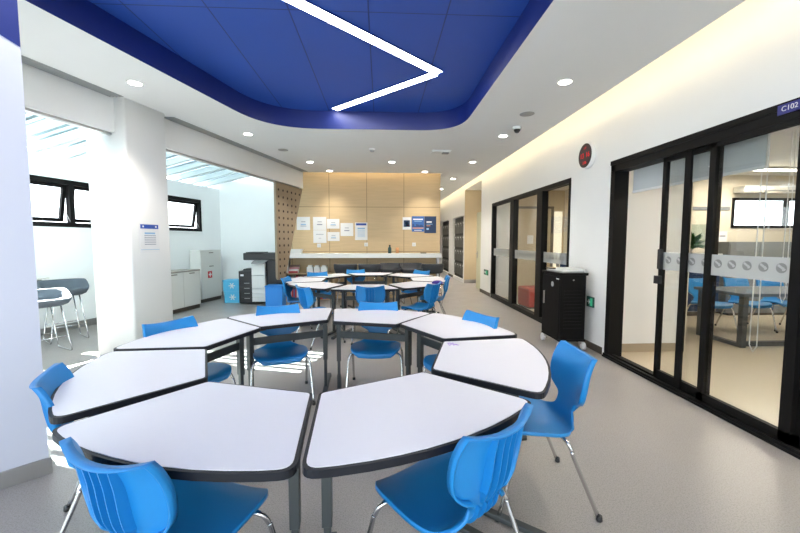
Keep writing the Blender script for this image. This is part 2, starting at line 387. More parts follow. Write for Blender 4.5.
# glass roof on beams
rb = MB(); roofT = AT.copy()
LW = 2.9
nb = 30
slope = .28 / LW
for i in range(nb):
    x = LEN0 + .3 + i * .46
    if x > LEN1 - .02: break
    rb.add([(x - .04, .15, RZ), (x + .04, .15, RZ), (x + .04, -LW, RZ + .62), (x - .04, -LW, RZ + .62), (x - .04, .15, RZ + .10), (x + .04, .15, RZ + .10), (x + .04, -LW, RZ + .72), (x - .04, -LW, RZ + .72)],
           [(0, 3, 2, 1), (4, 5, 6, 7), (0, 1, 5, 4), (1, 2, 6, 5), (2, 3, 7, 6), (3, 0, 4, 7)], 'beam', False, AT)
struct(rb.build('ceiling_beams'))
rg = MB().add([(LEN0, .2, RZ + .105), (LEN1, .2, RZ + .105), (LEN1, -LW, RZ + .725), (LEN0, -LW, RZ + .725)], [(0, 1, 2, 3)], 'roofglass', False, AT)
struct(rg.build('window_6', fixn=False))
lv = MB(); i = 0; x = LEN0
while x < LEN1 + 1:
    lv.add([(x, .3, RZ + .20), (x + .062, .3, RZ + .20), (x + .062, -LW, RZ + .84), (x, -LW, RZ + .84), (x, .3, RZ + .212), (x + .062, .3, RZ + .212), (x + .062, -LW, RZ + .852), (x, -LW, RZ + .852)],
           [(0, 3, 2, 1), (4, 5, 6, 7), (0, 1, 5, 4), (1, 2, 6, 5), (2, 3, 7, 6), (3, 0, 4, 7)], 'louver', False, AT)
    x += .135
struct(lv.build('ceiling_louvers'))

# ------------------------------------------------------------------ glazed partition of the small office
def at_wall(yc, z, x=XR - .004): return Matrix.Translation((x, yc, z)) @ Matrix(((0, 0, -1, 0), (-1, 0, 0, 0), (0, 1, 0, 0), (0, 0, 0, 1)))
w1 = bpy.data.objects.new('window_5', None); C.objects.link(w1); struct(w1)
fr = MB(); xa, xb = XR - .01, XR + .10
fr.box((xa, WY0, 0), (xb, WY0 + .05, WZ), 'black').box((xa, WY1 - .06, 0), (xb, WY1, WZ), 'black').box((xa, WY0, WZ - .07), (xb, WY1, WZ), 'black').box((xa, WY0, 0), (xb, WY1, .09), 'black')
fr.box((xa, 6.38, .09), (xb, 6.60, WZ - .07), 'black').box((xa, 7.78, .09), (xb, 7.99, WZ - .07), 'black')
fr.build('window_frame', w1)
MB().box((XR + .045, WY0 + .05, .09), (XR + .053, WY1 - .06, WZ - .07), 'glass').build('glass_pane', w1)
fb = MB().box((XR + .040, WY0 + .05, 1.07), (XR + .044, WY1 - .06, 1.25), 'frostthin')
for y in [5.55 + .115 * i for i in range(32)]:
    if 6.33 < y < 6.65 or 7.73 < y < 8.04: continue
    fb.lathe([(.037, 0), (.037, .002)], 'frostdark', n=14, T=Matrix.Translation((XR + .036, y, 1.17)) @ Matrix.Rotation(R(90), 4, 'Y'))
fb.build('frosted_band', w1)

# ------------------------------------------------------------------ sliding glass door of the big room
d1 = bpy.data.objects.new('door_1', None); C.objects.link(d1); struct(d1)
fr = MB(); xa, xb = XR - .012, XR + .16
fr.box((xa, DY1 - .085, 0), (xb, DY1, DZ), 'black').box((xa, DY0, DZ - .13), (xb, DY1, DZ), 'black').box((xa, DY0, 0), (xb, DY0 + .08, DZ), 'black')
fr.box((xa - .01, DY0, DZ - .05), (xa, DY1, DZ), 'black')
fr.box((XR - .04, DY0, 0), (xb, DY1, .022), 'black').box((XR - .03, DY0, .022), (XR - .0, DY1, .045), 'black').box((XR + .04, DY0, .022), (XR + .07, DY1, .045), 'black')
fr.build('door_frame', d1)
def gpanel(name, y0, y1, x, posts=(.055, .055), band=True, handle=None):
    p = MB(); xx = (x - .02, x + .02); zz = (.045, DZ - .13)
    p.box((xx[0], y0, zz[0]), (xx[1], y0 + posts[0], zz[1]), 'black').box((xx[0], y1 - posts[1], zz[0]), (xx[1], y1, zz[1]), 'black')
    p.box((xx[0], y0, zz[0]), (xx[1], y1, .115), 'black').box((xx[0], y0, zz[1] - .04), (xx[1], y1, zz[1]), 'black')
    po = p.build(name, d1)
    MB().box((x - .004, y0 + posts[0], .115), (x + .004, y1 - posts[1], zz[1] - .04), 'glass').build('glass_pane', po)
    if band:
        fb = MB().box((x - .008, y0 + posts[0], 1.155), (x - .005, y1 - posts[1], 1.33), 'frost')
        k = int((y1 - y0 - .12) / .125) or 1; st = (y1 - y0 - sum(posts)) / k
        for i in range(k):
            y = y0 + posts[0] + st * (i + .5)
            T = Matrix.Translation((x - .011, y, 1.255)) @ Matrix.Rotation(R(90), 4, 'Y')
            fb.lathe([(.036, 0), (.036, .002)], 'frostdark', n=18, T=T)
            fb.box((-.012, -.030, -.0015), (.004, .030, -.0005), 'frost', T=T @ Matrix.Rotation(R(35), 4, 'Z'))
            fb.box((-.006, -.020, -.0015), (.020, -.008, -.0005), 'frost', T=T)
        fb.build('frosted_band', po)
    return po
p3 = gpanel('door_leaf', 2.33, 3.085, XR + .015, (.075, .06))
p4 = gpanel('door_leaf', 1.30, 2.36, XR + .055, (.06, .06)); p5 = gpanel('door_leaf', .05, 1.36, XR + .015, (.06, .06))
p2 = gpanel('door_leaf', 3.04, 3.665, XR + .055, (.02, .045))
MB().box((XR + .075 - .06, 3.30, .045), (XR + .095 - .06, 3.37, DZ - .13), 'black').build('door_post', d1)
MB().box((XR + .0, 3.60, 1.16), (XR + .03, 3.64, 1.36), 'black_plastic').box((XR - .01, 3.60, 1.01), (XR + .03, 3.665, 1.09), 'black_plastic').build('door_handle', p2)
sg = MB().box((XR - .030, 2.24, 2.318), (XR - .023, 2.535, 2.385), 'bluesign').build('room_sign', None)
tag(sg, 'dark blue room sign reading C102 on the black header of the big sliding door', 'sign')
so = text('C102', .048, 'paper', sg, at_wall(2.456, 2.352, XR - .032))
# blinds behind the glass
bl = MB().prism([(0, 0)] * 0 or [(XR + .19, 2.80), (XR + .20, 2.80), (XR + .20, 4.33), (XR + .19, 4.33)], 2.03, 2.33, 'blind').box((XR + .185, 2.80, 2.01), (XR + .205, 4.33, 2.035), 'paper')
bo = tag(bl.build('roller_blind'), 'short grey roller blind hanging inside the top of the glass door', 'blind')
MB().tube([(XR + .2, 2.83, 2.3), (XR + .2, 2.84, .6), (XR + .2, 2.81, .55), (XR + .2, 2.78, .6), (XR + .2, 2.79, 2.3)], .004, 'paper', 6).build('cord', bo)
MB().tube([(XR + .4, 2.80, 2.3), (XR + .4, 2.81, 1.0), (XR + .4, 2.79, .95), (XR + .4, 2.77, 1.0), (XR + .4, 2.775, 2.3)], .003, 'paper', 6).build('cord', bo)

# big room behind the sliding door
struct(MB().box((T1, 4.60, 0), (3.86, 4.72, 2.75), 'white').prism([(3.86, 4.6), (3.98, 4.6), (4.9, 9.6), (4.8, 9.6)], 0, 2.75, 'beige').build('wall_room_left'))
struct(MB().box((T1, 4.588, 0), (3.86, 4.60, .11), 'skirt').build('baseboard_room'))
struct(MB().box((3.86, 4.56, 0), (3.93, 4.76, 2.75), 'black').build('trim_4'))
w = MB().box((4.4, 7.2, 0), (7.05, 7.35, 2.75), 'beige').box((7.05, 7.2, 0), (9.4, 7.35, 1.7), 'beige').box((7.05, 7.2, 2.3), (9.4, 7.35, 2.75), 'beige').box((9.4, 7.2, 0), (10.1, 7.35, 2.75), 'beige')
struct(w.build('wall_room_far'))
wf = MB()
for x in (7.05, 8.2, 9.35): wf.box((x, 7.18, 1.7), (x + .05, 7.26, 2.3), 'black')
wf.box((7.05, 7.18, 1.7), (9.4, 7.26, 1.75), 'black').box((7.05, 7.18, 2.25), (9.4, 7.26, 2.3), 'black')
wo = struct(wf.build('window_7')); MB().box((7.1, 7.22, 1.75), (9.35, 7.23, 2.25), 'glass').build('glass_pane', wo)
struct(MB().box((9.95, Y0, 0), (10.1, 7.35, 2.75), 'beige').box((T1, Y0 - .15, 0), (10.1, Y0, 2.75), 'beige').build('wall_room_right'))
struct(MB().box((T1, Y0 - .15, 2.75), (10.1, 9.75, 2.87), 'ceil').build('ceiling_room'))
struct(MB().box((4.7, 7.185, 2.05), (7.0, 7.2, 2.12), 'greywall').build('trim_5'))
# small office
w = MB().box((T1, 9.6, 0), (4.95, 9.75, 2.75), 'tan')
struct(w.build('wall_office_far'))
struct(MB().box((T1, 9.3, 0), (3.28, 9.6, 2.75), 'white').build('wall_office_left'))
od = MB().box((3.50, 9.56, 0), (3.56, 9.6, 2.33), 'kick').box((4.45, 9.56, 0), (4.51, 9.6, 2.33), 'kick').box((3.50, 9.56, 2.27), (4.51, 9.6, 2.33), 'kick')
do = struct(od.build('door_3')); MB().box((3.56, 9.575, .0), (4.1, 9.6, 2.27), 'tan').build('door_leaf', do)
MB().box((3.82, 9.57, 1.36), (3.98, 9.575, 1.58), 'paper').build('paper_notice', do)
struct(MB().box((4.12, 9.57, .9), (4.28, 9.59, 2.0), 'litglass').box((4.53, 9.57, .6), (4.74, 9.59, 2.2), 'litglass').build('window_8'))

# ------------------------------------------------------------------ corridor: cream door, lockers
d2 = bpy.data.objects.new('door_2', None); C.objects.link(d2); struct(d2)
MB().box((2.90, 10.37, .01), (2.945, 11.20, 2.28), 'door_paint').build('door_leaf', d2, .004)
h = MB().tube([(2.90, 11.08, 1.05), (2.85, 11.08, 1.05), (2.845, 10.97, 1.05)], .011, 'steel', 8).box((2.892, 11.05, .92), (2.90, 11.11, 1.12), 'steel')
h.build('door_handle', d2)
def locker(y0, y1, label):
    t = thing('locker_bank', label, 'lockers', (XR + .05, (y0 + y1) / 2, .10), 0, None)
    L = (y1 - y0) / 2 - .02
    MB().box((.02, -L, 0), (.5, L, 2.18), 'lockerdark').build('body', t)
    for i in range(4):
        for j in range(4):
            a = -L + .02 + i * (2 * L - .02) / 4; z = .10 + j * .50
            dd = MB().box((.0, a, z), (.018, a + (2 * L - .02) / 4 - .02, z + .42), 'locker').build('door', t)
            MB().box((-.012, a + .06, z + .25), (0, a + .09, z + .36), 'steel').box((-.003, a + .14, z + .33), (0, a + .26, z + .38), 'paper').build('handle', dd)
locker(12.6, 14.4, 'bank of grey lockers in the corridor, the one nearer the cream door')
locker(15.3, 17.3, 'bank of grey lockers farthest down the corridor beside the oak wall')

# ------------------------------------------------------------------ ceiling fittings
def downlight(x, y, label, z=ZC):
    o = MB().lathe([(.062, -.004), (.075, -.006), (.078, 0), (.062, 0)], 'ceil', n=28, caps=False)
    t = thing('downlight', label, 'ceiling light', (x, y, z), 0, 'round downlights in the white ceiling')
    o.build('trim_ring', t)
    MB().lathe([(.060, -.005), (.061, -.001)], 'glow', n=28).build('lamp', t)
    L = bpy.data.lights.new('downlight_lamp', 'SPOT'); L.energy = 42 if y < 9 else 75; L.spot_size = R(100); L.spot_blend = .9; L.color = (1, .93, .82); L.shadow_soft_size = .06
    lo = bpy.data.objects.new('downlight_beam', L); C.objects.link(lo); lo.location = (0, 0, -.03); lo.parent = t
for x, y, l in ((-2.5, 4.05, 'round downlight nearest the left column'), (-2.0, 5.85, 'round downlight on the left, second from the column'), (-1.447, 7.84, 'round downlight beside the left bulkhead, third from the column'),
                (-1.18, 8.80, 'round downlight close to the left end of the oak wall'), (.23, 7.75, 'round downlight centred in front of the oak wall'),
                (1.868, 3.80, 'round downlight nearest the camera in the right row'), (1.88, 5.76, 'second round downlight of the right row'), (1.885, 7.67, 'third round downlight of the right row'),
                (1.887, 9.75, 'round downlight at the mouth of the corridor'), (1.88, 11.7, 'farthest round downlight, inside the corridor'),
                (1.03, 8.80, 'round downlight at the right end of the oak wall')):
    downlight(x, y, l)
for i, (x, y) in enumerate(((1.868, 1.85), (1.868, -.1), (1.868, -2.0), (1.88, 13.7), (1.88, 15.7))):
    downlight(x, y, 'round downlight of the right row outside the frame, number %s' % ('one', 'two', 'three', 'four', 'five')[i])
downlight(3.2, 11.5, 'added round fill light inside the recess of the cream door', 3.12)  # extra fill lamp, added to brighten the dark door recess
# zigzag LED strips in the blue recess
def strip(p, q, label, wd=.11):
    p, q = Vector(p), Vector(q); d = (q - p).normalized(); nrm = Vector((-d.y, d.x)) * wd / 2
    t = thing('led_strip', label, 'ceiling light', (0, 0, 0))
    MB().prism([tuple(p + nrm), tuple(q + nrm), tuple(q - nrm), tuple(p - nrm)], ZB - .012, ZB - .001, 'led').build('diffuser', t)
    e2 = nrm * 1.1
    MB().prism([tuple(p + e2), tuple(q + e2), tuple(q + nrm), tuple(p + nrm)], ZB - .014, ZB, 'blue_paint').prism([tuple(p - nrm), tuple(q - nrm), tuple(q - e2), tuple(p - e2)], ZB - .014, ZB, 'blue_paint').build('frame', t)
dv = (Vector((.632, 4.20)) - Vector((-.645, 3.045))).normalized()
strip((.64 - dv.x * 4.4, 4.21 - dv.y * 4.4), (.64, 4.21), 'long white LED strip slanting across the blue ceiling recess')
strip((.60, 4.24), (-.64, 5.42), 'shorter white LED strip at the far end of the blue recess')
# linear air vents beside the bulkhead
def vent(y0, y1, label):
    t = thing('air_vent', label, 'vent')
    MB().prism([lpt(y0, -.005), lpt(y1, -.005), lpt(y1, -.16), lpt(y0, -.16)], ZC - .006, ZC - .001, 'vent').build('grille', t)
    s = MB()
    for k in (-.01, -.045, -.08, -.115): s.prism([lpt(y0, k), lpt(y1, k), lpt(y1, k - .012), lpt(y0, k - .012)], ZC - .009, ZC - .006, 'vent')
    s.build('slat', t)
vent(-1.0, 4.42, 'long grey slot air vent between the near white wall and the column')
vent(5.1, 8.9, 'long grey slot air vent between the column and the oak wall')
def disc(name, label, cat, x, y, r, z, m):
    return tag(MB().lathe([(r * .9, -z), (r, -z * .6), (r, 0)], m, n=24).build(name, None, loc=(x, y, ZC)), label, cat)
disc('ceiling_speaker', 'flat round ceiling speaker on the left part of the white ceiling', 'speaker', -1.73, 6.83, .085, .006, 'vent')
disc('ceiling_speaker', 'flat round ceiling speaker beside the dome camera', 'speaker', 1.857, 4.76, .09, .006, 'vent')
t = thing('smoke_detector', 'small white smoke detector in the middle of the white ceiling', 'smoke detector', (-.15, 6.68, ZC))
MB().lathe([(.055, -.02), (.06, 0)], 'paper').build('base', t); MB().lathe([(.02, -.05), (.035, -.045), (.045, -.02)], 'vent').build('sensor', t)
t = thing('dome_camera', 'small security dome camera on the ceiling right of the blue recess', 'camera', (1.93, 5.3, ZC))
MB().lathe([(.055, -.035), (.06, 0)], 'paper').build('base', t)
MB().lathe([(.004, -.085), (.025, -.078), (.042, -.055), (.045, -.035)], 'black_plastic').build('dome', t)
t = thing('access_point', 'white box-shaped wireless unit on the ceiling near the oak wall', 'wireless unit', (1.08, 6.76, ZC))
MB().box((-.17, -.09, -.03), (.17, .09, 0), 'paper').build('body', t, .01); MB().box((.02, -.06, -.05), (.14, .05, -.03), 'vent').build('sensor', t, .006)
# cove lights
t = MB().box((2.36, Y0, ZC + .10), (2.42, 19.8, ZC + .13), 'cove').build('cove_light'); tag(t, 'warm hidden light line along the cove over the right wall', 'cove light')
t = MB().box((-1.7, 8.90, ZC + .10), (1.40, 8.96, ZC + .13), 'cove').build('cove_light'); tag(t, 'warm hidden light line along the cove over the oak wall', 'cove light')

# ------------------------------------------------------------------ desks
WO, WI, DD, TH = .519, .290, .555, .03
def desk_outline(ins):
    n = 10; Rr = 1.40; P = []
    cy = DD - math.sqrt(Rr * Rr - WO * WO)
    tn = (WO - WI) / DD; c = math.cos(math.atan(tn))
    # inner edge, right side, arc, left side
    def side(y): return WI + tn * y - ins / c
    A = (-side(ins), ins); B = (side(ins), ins)
    rr = Rr - ins
    y = DD
    for _ in range(30):
        y = cy + math.sqrt(rr * rr - side(y) ** 2)
    a0 = math.atan2(y - cy, side(y)); a1 = PI - a0
    arc = [(rr * math.cos(a0 + (a1 - a0) * i / n), cy + rr * math.sin(a0 + (a1 - a0) * i / n)) for i in range(n + 1)]
    pts = [A, B] + arc
    rad = [.035 - ins * .5] * 2 + [.055 - ins * .5] + [0] * (n - 1) + [.055 - ins * .5]
    return round_poly(pts, rad, 5)
def make_desk():
    t = thing('desk', '', 'desk')
    MB().prism(desk_outline(0), .74 - TH, .738, 'edge', sm=False).build('edge_band', t, .004)
    MB().prism(desk_outline(.013), .7385, .741, 'laminate').build('tabletop', t)
    tn = (WO - WI) / DD
    for s in (-1, 1):
        T = Matrix.Translation((s * .34, .26, 0)) @ Matrix.Rotation(-s * math.atan(tn), 4, 'Z')
        MB().box((-.020, -.030, .30), (.020, .030, .700), 'dark_metal', T).box((-.014, -.022, .03), (.014, .022, .30), 'dark_metal', T).build('leg', t, .003)
        MB().box((-.028, -.22, .69), (.028, .22, .7095), 'dark_metal', T).box((-.045 if s > 0 else .020, .10, .665), (-.020 if s > 0 else .045, .14, .7), 'black_plastic', T).build('top_rail', t)
        MB().box((-.022, -.28, .006), (.022, .36, .034), 'dark_metal', T).box((-.024, .30, 0), (.024, .36, .02), 'black_plastic', T).box((-.024, -.28, 0), (.024, -.22, .02), 'black_plastic', T).build('foot', t, .006)
    MB().box((-.32, .245, .525), (.32, .262, .590), 'dark_metal').build('crossbar', t, .002)
    return t
desk0 = make_desk(); used = [0]
def place_desk(x, y, a, label, group):
    o = desk0 if not used[0] else copy_tree(desk0); used[0] = 1
    o.location = (x, y, 0); o.rotation_euler.z = R(a - 90); o['label'] = label; o['group'] = group
    return o
g1 = 'wedge desks of the near ring'; g2 = 'wedge desks of the far ring'
place_desk(-.598, 1.800, 252.8, 'wedge-shaped white desk at the front left of the near ring, closest to the camera', g1)
place_desk(-.032, 1.839, 296.2, 'wedge-shaped white desk at the front right of the near ring, a chair back before it', g1)
dR = place_desk(.351, 2.281, 344.1, 'wedge-shaped white desk with a purple pen mark, right side of the near ring', g1)
place_desk(.300, 2.876, 30.4, 'wedge-shaped white desk at the back right of the near ring, beyond the pen-marked desk', g1)
place_desk(-.151, 3.183, 74.2, 'wedge-shaped white desk at the back of the near ring, right of its centre', g1)
place_desk(-.737, 3.197, 115.4, 'wedge-shaped white desk at the back of the near ring, left of its centre', g1)
place_desk(-1.074, 2.778, 160.3, 'wedge-shaped white desk at the back left of the near ring, in front of the column', g1)
place_desk(-1.022, 2.198, 204.7, 'wedge-shaped white desk on the left of the near ring, nearest the near white wall', g1)
mk = spline([(-.235, .10, 0), (-.20, .085, 0), (-.26, .075, 0), (-.19, .06, 0), (-.25, .05, 0), (-.21, .12, 0), (-.23, .04, 0)], 6)
c2 = (-.24, 6.78)
lab2 = {90: 'wedge desk at the far side of the far ring, nearest the oak wall', 45: 'wedge desk at the far right of the far ring', 0: 'wedge desk on the right of the far ring, nearest the corridor',
        -45: 'wedge desk at the near right of the far ring, with the purple cloth', -90: 'wedge desk at the near side of the far ring, between the two rings', -135: 'wedge desk at the near left of the far ring',
        180: 'wedge desk on the left of the far ring, nearest the copier', 135: 'wedge desk at the far left of the far ring, before the book shelf'}
for a, l in lab2.items(): place_desk(c2[0] + .79 * math.cos(R(a)), c2[1] + .79 * math.sin(R(a)), a, l, g2)
MB().tube([(x, y, .7418) for x, y, z in mk], .0022, 'marker', 5).build('pen_mark', dR)

# ------------------------------------------------------------------ chairs
def make_chair():
    t = thing('classroom_chair', '', 'chair')
    #  y, z, half width
    seat = spline([(.215, .408, .145), (.205, .432, .185), (.15, .447, .222), (.05, .443, .232), (-.05, .436, .230), (-.13, .435, .212), (-.172, .443, .172), (-.200, .472, .112), (-.212, .512, .092)], 5)
    back = spline([(-.212, .512, .092), (-.220, .545, .100), (-.228, .572, .150), (-.236, .605, .184), (-.246, .660, .200), (-.258, .725, .199), (-.276, .775, .192), (-.294, .804, .186)], 5)
    nn = 14
    def surf(rows, kind):
        G = []
        for i, r in enumerate(rows):
            row = []
            s = i / (len(rows) - 1)
            for j in range(nn + 1):
                u = -1 + 2 * j / nn; x = r[2] * u; y, z = r[0], r[1]
                if kind == 'seat':
                    k = min(1, max(0, (s - .45) / .55)); z += .018 * (x / .23) ** 2 * (1 - k) - .010 * (1 - u * u) * (1 - k) * min(1, s * 4); y += .010 * u * u * k
                else:
                    k = min(1, s / .35); y += (.010 * u * u) * (1 - k) + k * .050 * (x / .21) ** 2; z += .024 * u * u * s * s * (1 if s > .6 else s / .6)
                row.append(Vector((x, y, z)))
            G.append(row)
        return G
    def nrm(G, i, j):
        a = G[min(i + 1, len(G) - 1)][j] - G[max(i - 1, 0)][j]; b = G[i][min(j + 1, nn)] - G[i][max(j - 1, 0)]
        return a.cross(b).normalized()
    for kind, rows in (('seat', seat), ('backrest', back)):
        G = surf(rows, kind); m = MB(); L = len(G)
        N = [[nrm(G, i, j) for j in range(nn + 1)] for i in range(L)]
        sgn = -1 if (N[L // 2][nn // 2].z > 0 if kind == 'seat' else N[L // 2][nn // 2].y > 0) else 1   # N*sgn points to the underside / rear
        vs = [p for r in G for p in r] + [G[i][j] + N[i][j] * sgn * .007 for i in range(L) for j in range(nn + 1)]
        id_ = lambda i, j, k=0: k * L * (nn + 1) + i * (nn + 1) + j
        fs = [(id_(i, j), id_(i, j + 1), id_(i + 1, j + 1), id_(i + 1, j)) for i in range(L - 1) for j in range(nn)]
        fs += [(id_(i, j, 1), id_(i + 1, j, 1), id_(i + 1, j + 1, 1), id_(i, j + 1, 1)) for i in range(L - 1) for j in range(nn)]
        m.add(vs, fs, 'chair', True)
        # turned lip around the free edge
        loop = [(i, 0) for i in range(L - 1, -1, -1)] + [(0, j) for j in range(1, nn + 1)] + [(i, nn) for i in range(1, L)] if kind == 'seat' else [(i, 0) for i in range(L)] + [(L - 1, j) for j in range(1, nn + 1)] + [(i, nn) for i in range(L - 2, -1, -1)]
        cc = Vector((0, 0, .43)) if kind == 'seat' else Vector((0, -.25, .68))
        o1, o2, o3, o4 = [], [], [], []
        for q, (i, j) in enumerate(loop):
            p = G[i][j]; d = (Vector((0, 0, -1)) if kind == 'seat' else Vector((0, -1, -.15)).normalized())
            if kind == 'seat' and i > L * .75: d = Vector((0, -.6, -.5)).normalized()
            dep = .020 if kind == 'seat' else .030
            end = min(1, q / 4, (len(loop) - 1 - q) / 4)
            dep = .012 + (dep - .012) * end
            inw = (cc - p); inw -= d * inw.dot(d); inw = inw.normalized() * .007
            out = -inw * (.9 if kind == 'backrest' else .2)
            o1.append(p + out * .2); o2.append(p + d * dep + out); o3.append(p + d * dep + inw * .3 + out * 0); o4.append(p + d * .005 + inw)
        k = len(loop)
        m.add(o1 + o2 + o3 + o4, [(r * k + q, r * k + q + 1, ((r + 1) % 4) * k + q + 1, ((r + 1) % 4) * k + q) for r in range(4) for q in range(k - 1)], 'chair', True)
        # ribs behind the backrest
        for u in (.30, .10, -.10, -.30) if kind == 'backrest' else ():
            js = (u + 1) / 2 * nn; j0 = int(js); fr_ = js - j0; A, B = [], []
            for i in range(0, L):
                s = i / (L - 1)
                xx = u * .20 if s > .3 else u * .20 * (.6 + .4 * s / .3)
                row = rows[i]; uu = max(-1, min(1, xx / row[2])); jf = (uu + 1) / 2 * nn; ja = min(int(jf), nn - 1); ff = jf - ja
                p = G[i][ja].lerp(G[i][ja + 1], ff)
                A.append(p + Vector((0, -.004, 0))); B.append(p + Vector((0, -.006 - .034 * math.sin(PI * min(1, max(.0, (1.0 - s) * 1.0))) ** .5 * 1.0, 0)))
            for i in range(L - 1):
                m.add([A[i] + Vector((-.003, 0, 0)), A[i] + Vector((.003, 0, 0)), A[i + 1] + Vector((.003, 0, 0)), A[i + 1] + Vector((-.003, 0, 0)),
                       B[i] + Vector((-.002, 0, 0)), B[i] + Vector((.002, 0, 0)), B[i + 1] + Vector((.002, 0, 0)), B[i + 1] + Vector((-.002, 0, 0))],
                      [(0, 4, 7, 3), (1, 2, 6, 5), (4, 5, 6, 7)], 'chair', False)
        if kind == 'seat':
            for u in (.60, .20, -.20, -.60):
                A = []; i0 = int(L * .62)
                for i in range(i0, L):
                    row = G[i]; jf = (u * .095 / max(.095, rows[i][2]) + 1) / 2 * nn; ja = int(jf); p = row[ja].lerp(row[ja + 1], jf - ja)
                    k = (i - i0) / (L - 1 - i0); A.append((p, p + Vector((0, -.010 - .012 * k, -.014 * (1 - k) - .004))))
                for i in range(len(A) - 1):
                    (a, b2), (c2_, d2_) = A[i], A[i + 1]; e_ = Vector((.0025, 0, 0))
                    m.add([a - e_, a + e_, c2_ + e_, c2_ - e_, b2 - e_, b2 + e_, d2_ + e_, d2_ - e_], [(0, 4, 7, 3), (1, 2, 6, 5), (4, 5, 6, 7)], 'chair', False)
        m.build(kind, t, fixn=False)
    fr = MB()
    for yy in (.11, -.11): fr.tube([(-.15, yy, .412), (.15, yy, .412)], .011, 'chrome')
    fr.box((-.12, -.14, .405), (-.09, .14, .425), 'black_plastic').box((.09, -.14, .405), (.12, .14, .425), 'black_plastic')
    fr.build('seat_frame', t)
    for sx in (-1, 1):
        for sy, y0, y1 in ((1, .11, .235), (-1, -.11, -.285)):
            P = spline([(sx * .10, y0, .412), (sx * .19, y0 + sy * .005, .410), (sx * .226, y0 + sy * .018, .396), (sx * .240, y0 + sy * .034, .360), (sx * .245, y0 + sy * .045, .32), (sx * .258, y1, .014)], 5)
            lg = MB().tube(P, .0105, 'chrome', 12).build('leg', t)
            MB().lathe([(.0135, 0), (.016, .004), (.0135, .028)], 'black_plastic', c=(sx * .2585, y1 + sy * .003, 0), n=14).build('foot_cap', lg)
    return t
chair0 = make_chair(); usedc = [0]
def place_chair(mx, my, head, label, group, d=.27):
    """mx,my: point of the floor under the top edge of the backrest; head: facing direction in degrees"""
    o = chair0 if not usedc[0] else copy_tree(chair0); usedc[0] = 1
    h = Vector((math.cos(R(head)), math.sin(R(head))))
    o.location = (mx + h.x * d, my + h.y * d, 0); o.rotation_euler.z = R(head - 90)
    o['label'] = label; o['group'] = group
    return o
gc1, gc2, gc3 = 'blue chairs around the near ring', 'blue chairs around the far ring', 'blue chairs in the room behind the glass door'
place_chair(-.82, 1.105, 67, 'blue plastic chair at the lower left, its back closest to the camera', gc1)
place_chair(.415, 1.235, 128, 'blue plastic chair at the bottom centre with ribbed back to the camera', gc1)
place_chair(1.12, 2.035, 177, 'blue plastic chair standing clear on the right of the near ring, on the open floor', gc1)
place_chair(.86, 3.10, 207, 'blue plastic chair behind the back right desk of the near ring', gc1)
place_chair(-.03, 3.77, 266, 'blue plastic chair facing the camera, seat seen under the back right-of-centre desk', gc1)
place_chair(-1.00, 3.63, 288, 'blue plastic chair facing the camera above the striped sunlight', gc1)
place_chair(-1.665, 2.975, 328, 'blue plastic chair just right of the foot of the column', gc1)
place_chair(-1.55, 1.775, 29, 'blue plastic chair against the near white wall on the left', gc1)
place_chair(-1.63, 6.38, 356, 'blue chair in side view at the left of the far ring', gc2)
place_chair(-1.08, 5.12, 38, 'blue chair at the near left of the far ring, turned aslant', gc2)
place_chair(-1.27, 7.46, 285, 'blue chair at the far left of the far ring, in front of the book shelf', gc2)
place_chair(-.55, 8.06, 278, 'blue chair at the far side of the far ring, before the dark stools', gc2)
place_chair(.86, 7.75, 228, 'blue chair at the far right of the far ring', gc2)
place_chair(1.16, 6.42, 172, 'blue chair at the right end of the far ring, nearest the corridor', gc2)
place_chair(.79, 5.44, 142, 'blue chair under the purple cloth at the near right of the far ring', gc2)
place_chair(-.15, 5.12, 90, 'blue chair with its back to the camera between the two rings', gc2)
place_chair(5.3, 5.95, 270, 'blue chair behind the glass door on the left of the dark table', gc3)
place_chair(5.95, 5.95, 268, 'blue chair behind the glass door at the middle of the dark table', gc3)
place_chair(6.6, 6.0, 262, 'blue chair behind the glass door on the right of the dark table', gc3)
# purple cloth and paper
t = MB().lathe([(.085, 0), (.08, .018), (.05, .03), (.01, .034)], 'purple', n=16).build('cloth', None, loc=(.92, 6.02, .745)); t.scale = (1.1, .8, 1.5)
tag(t, 'small crumpled purple cloth on a desk of the far ring', 'cloth')
tag(MB().box((-.15, -.1, 0), (.15, .1, .003), 'paper').build('paper_sheet', None, loc=(.86, 6.12, .7415), rz=.3), 'white sheet of paper under the purple cloth', 'paper')

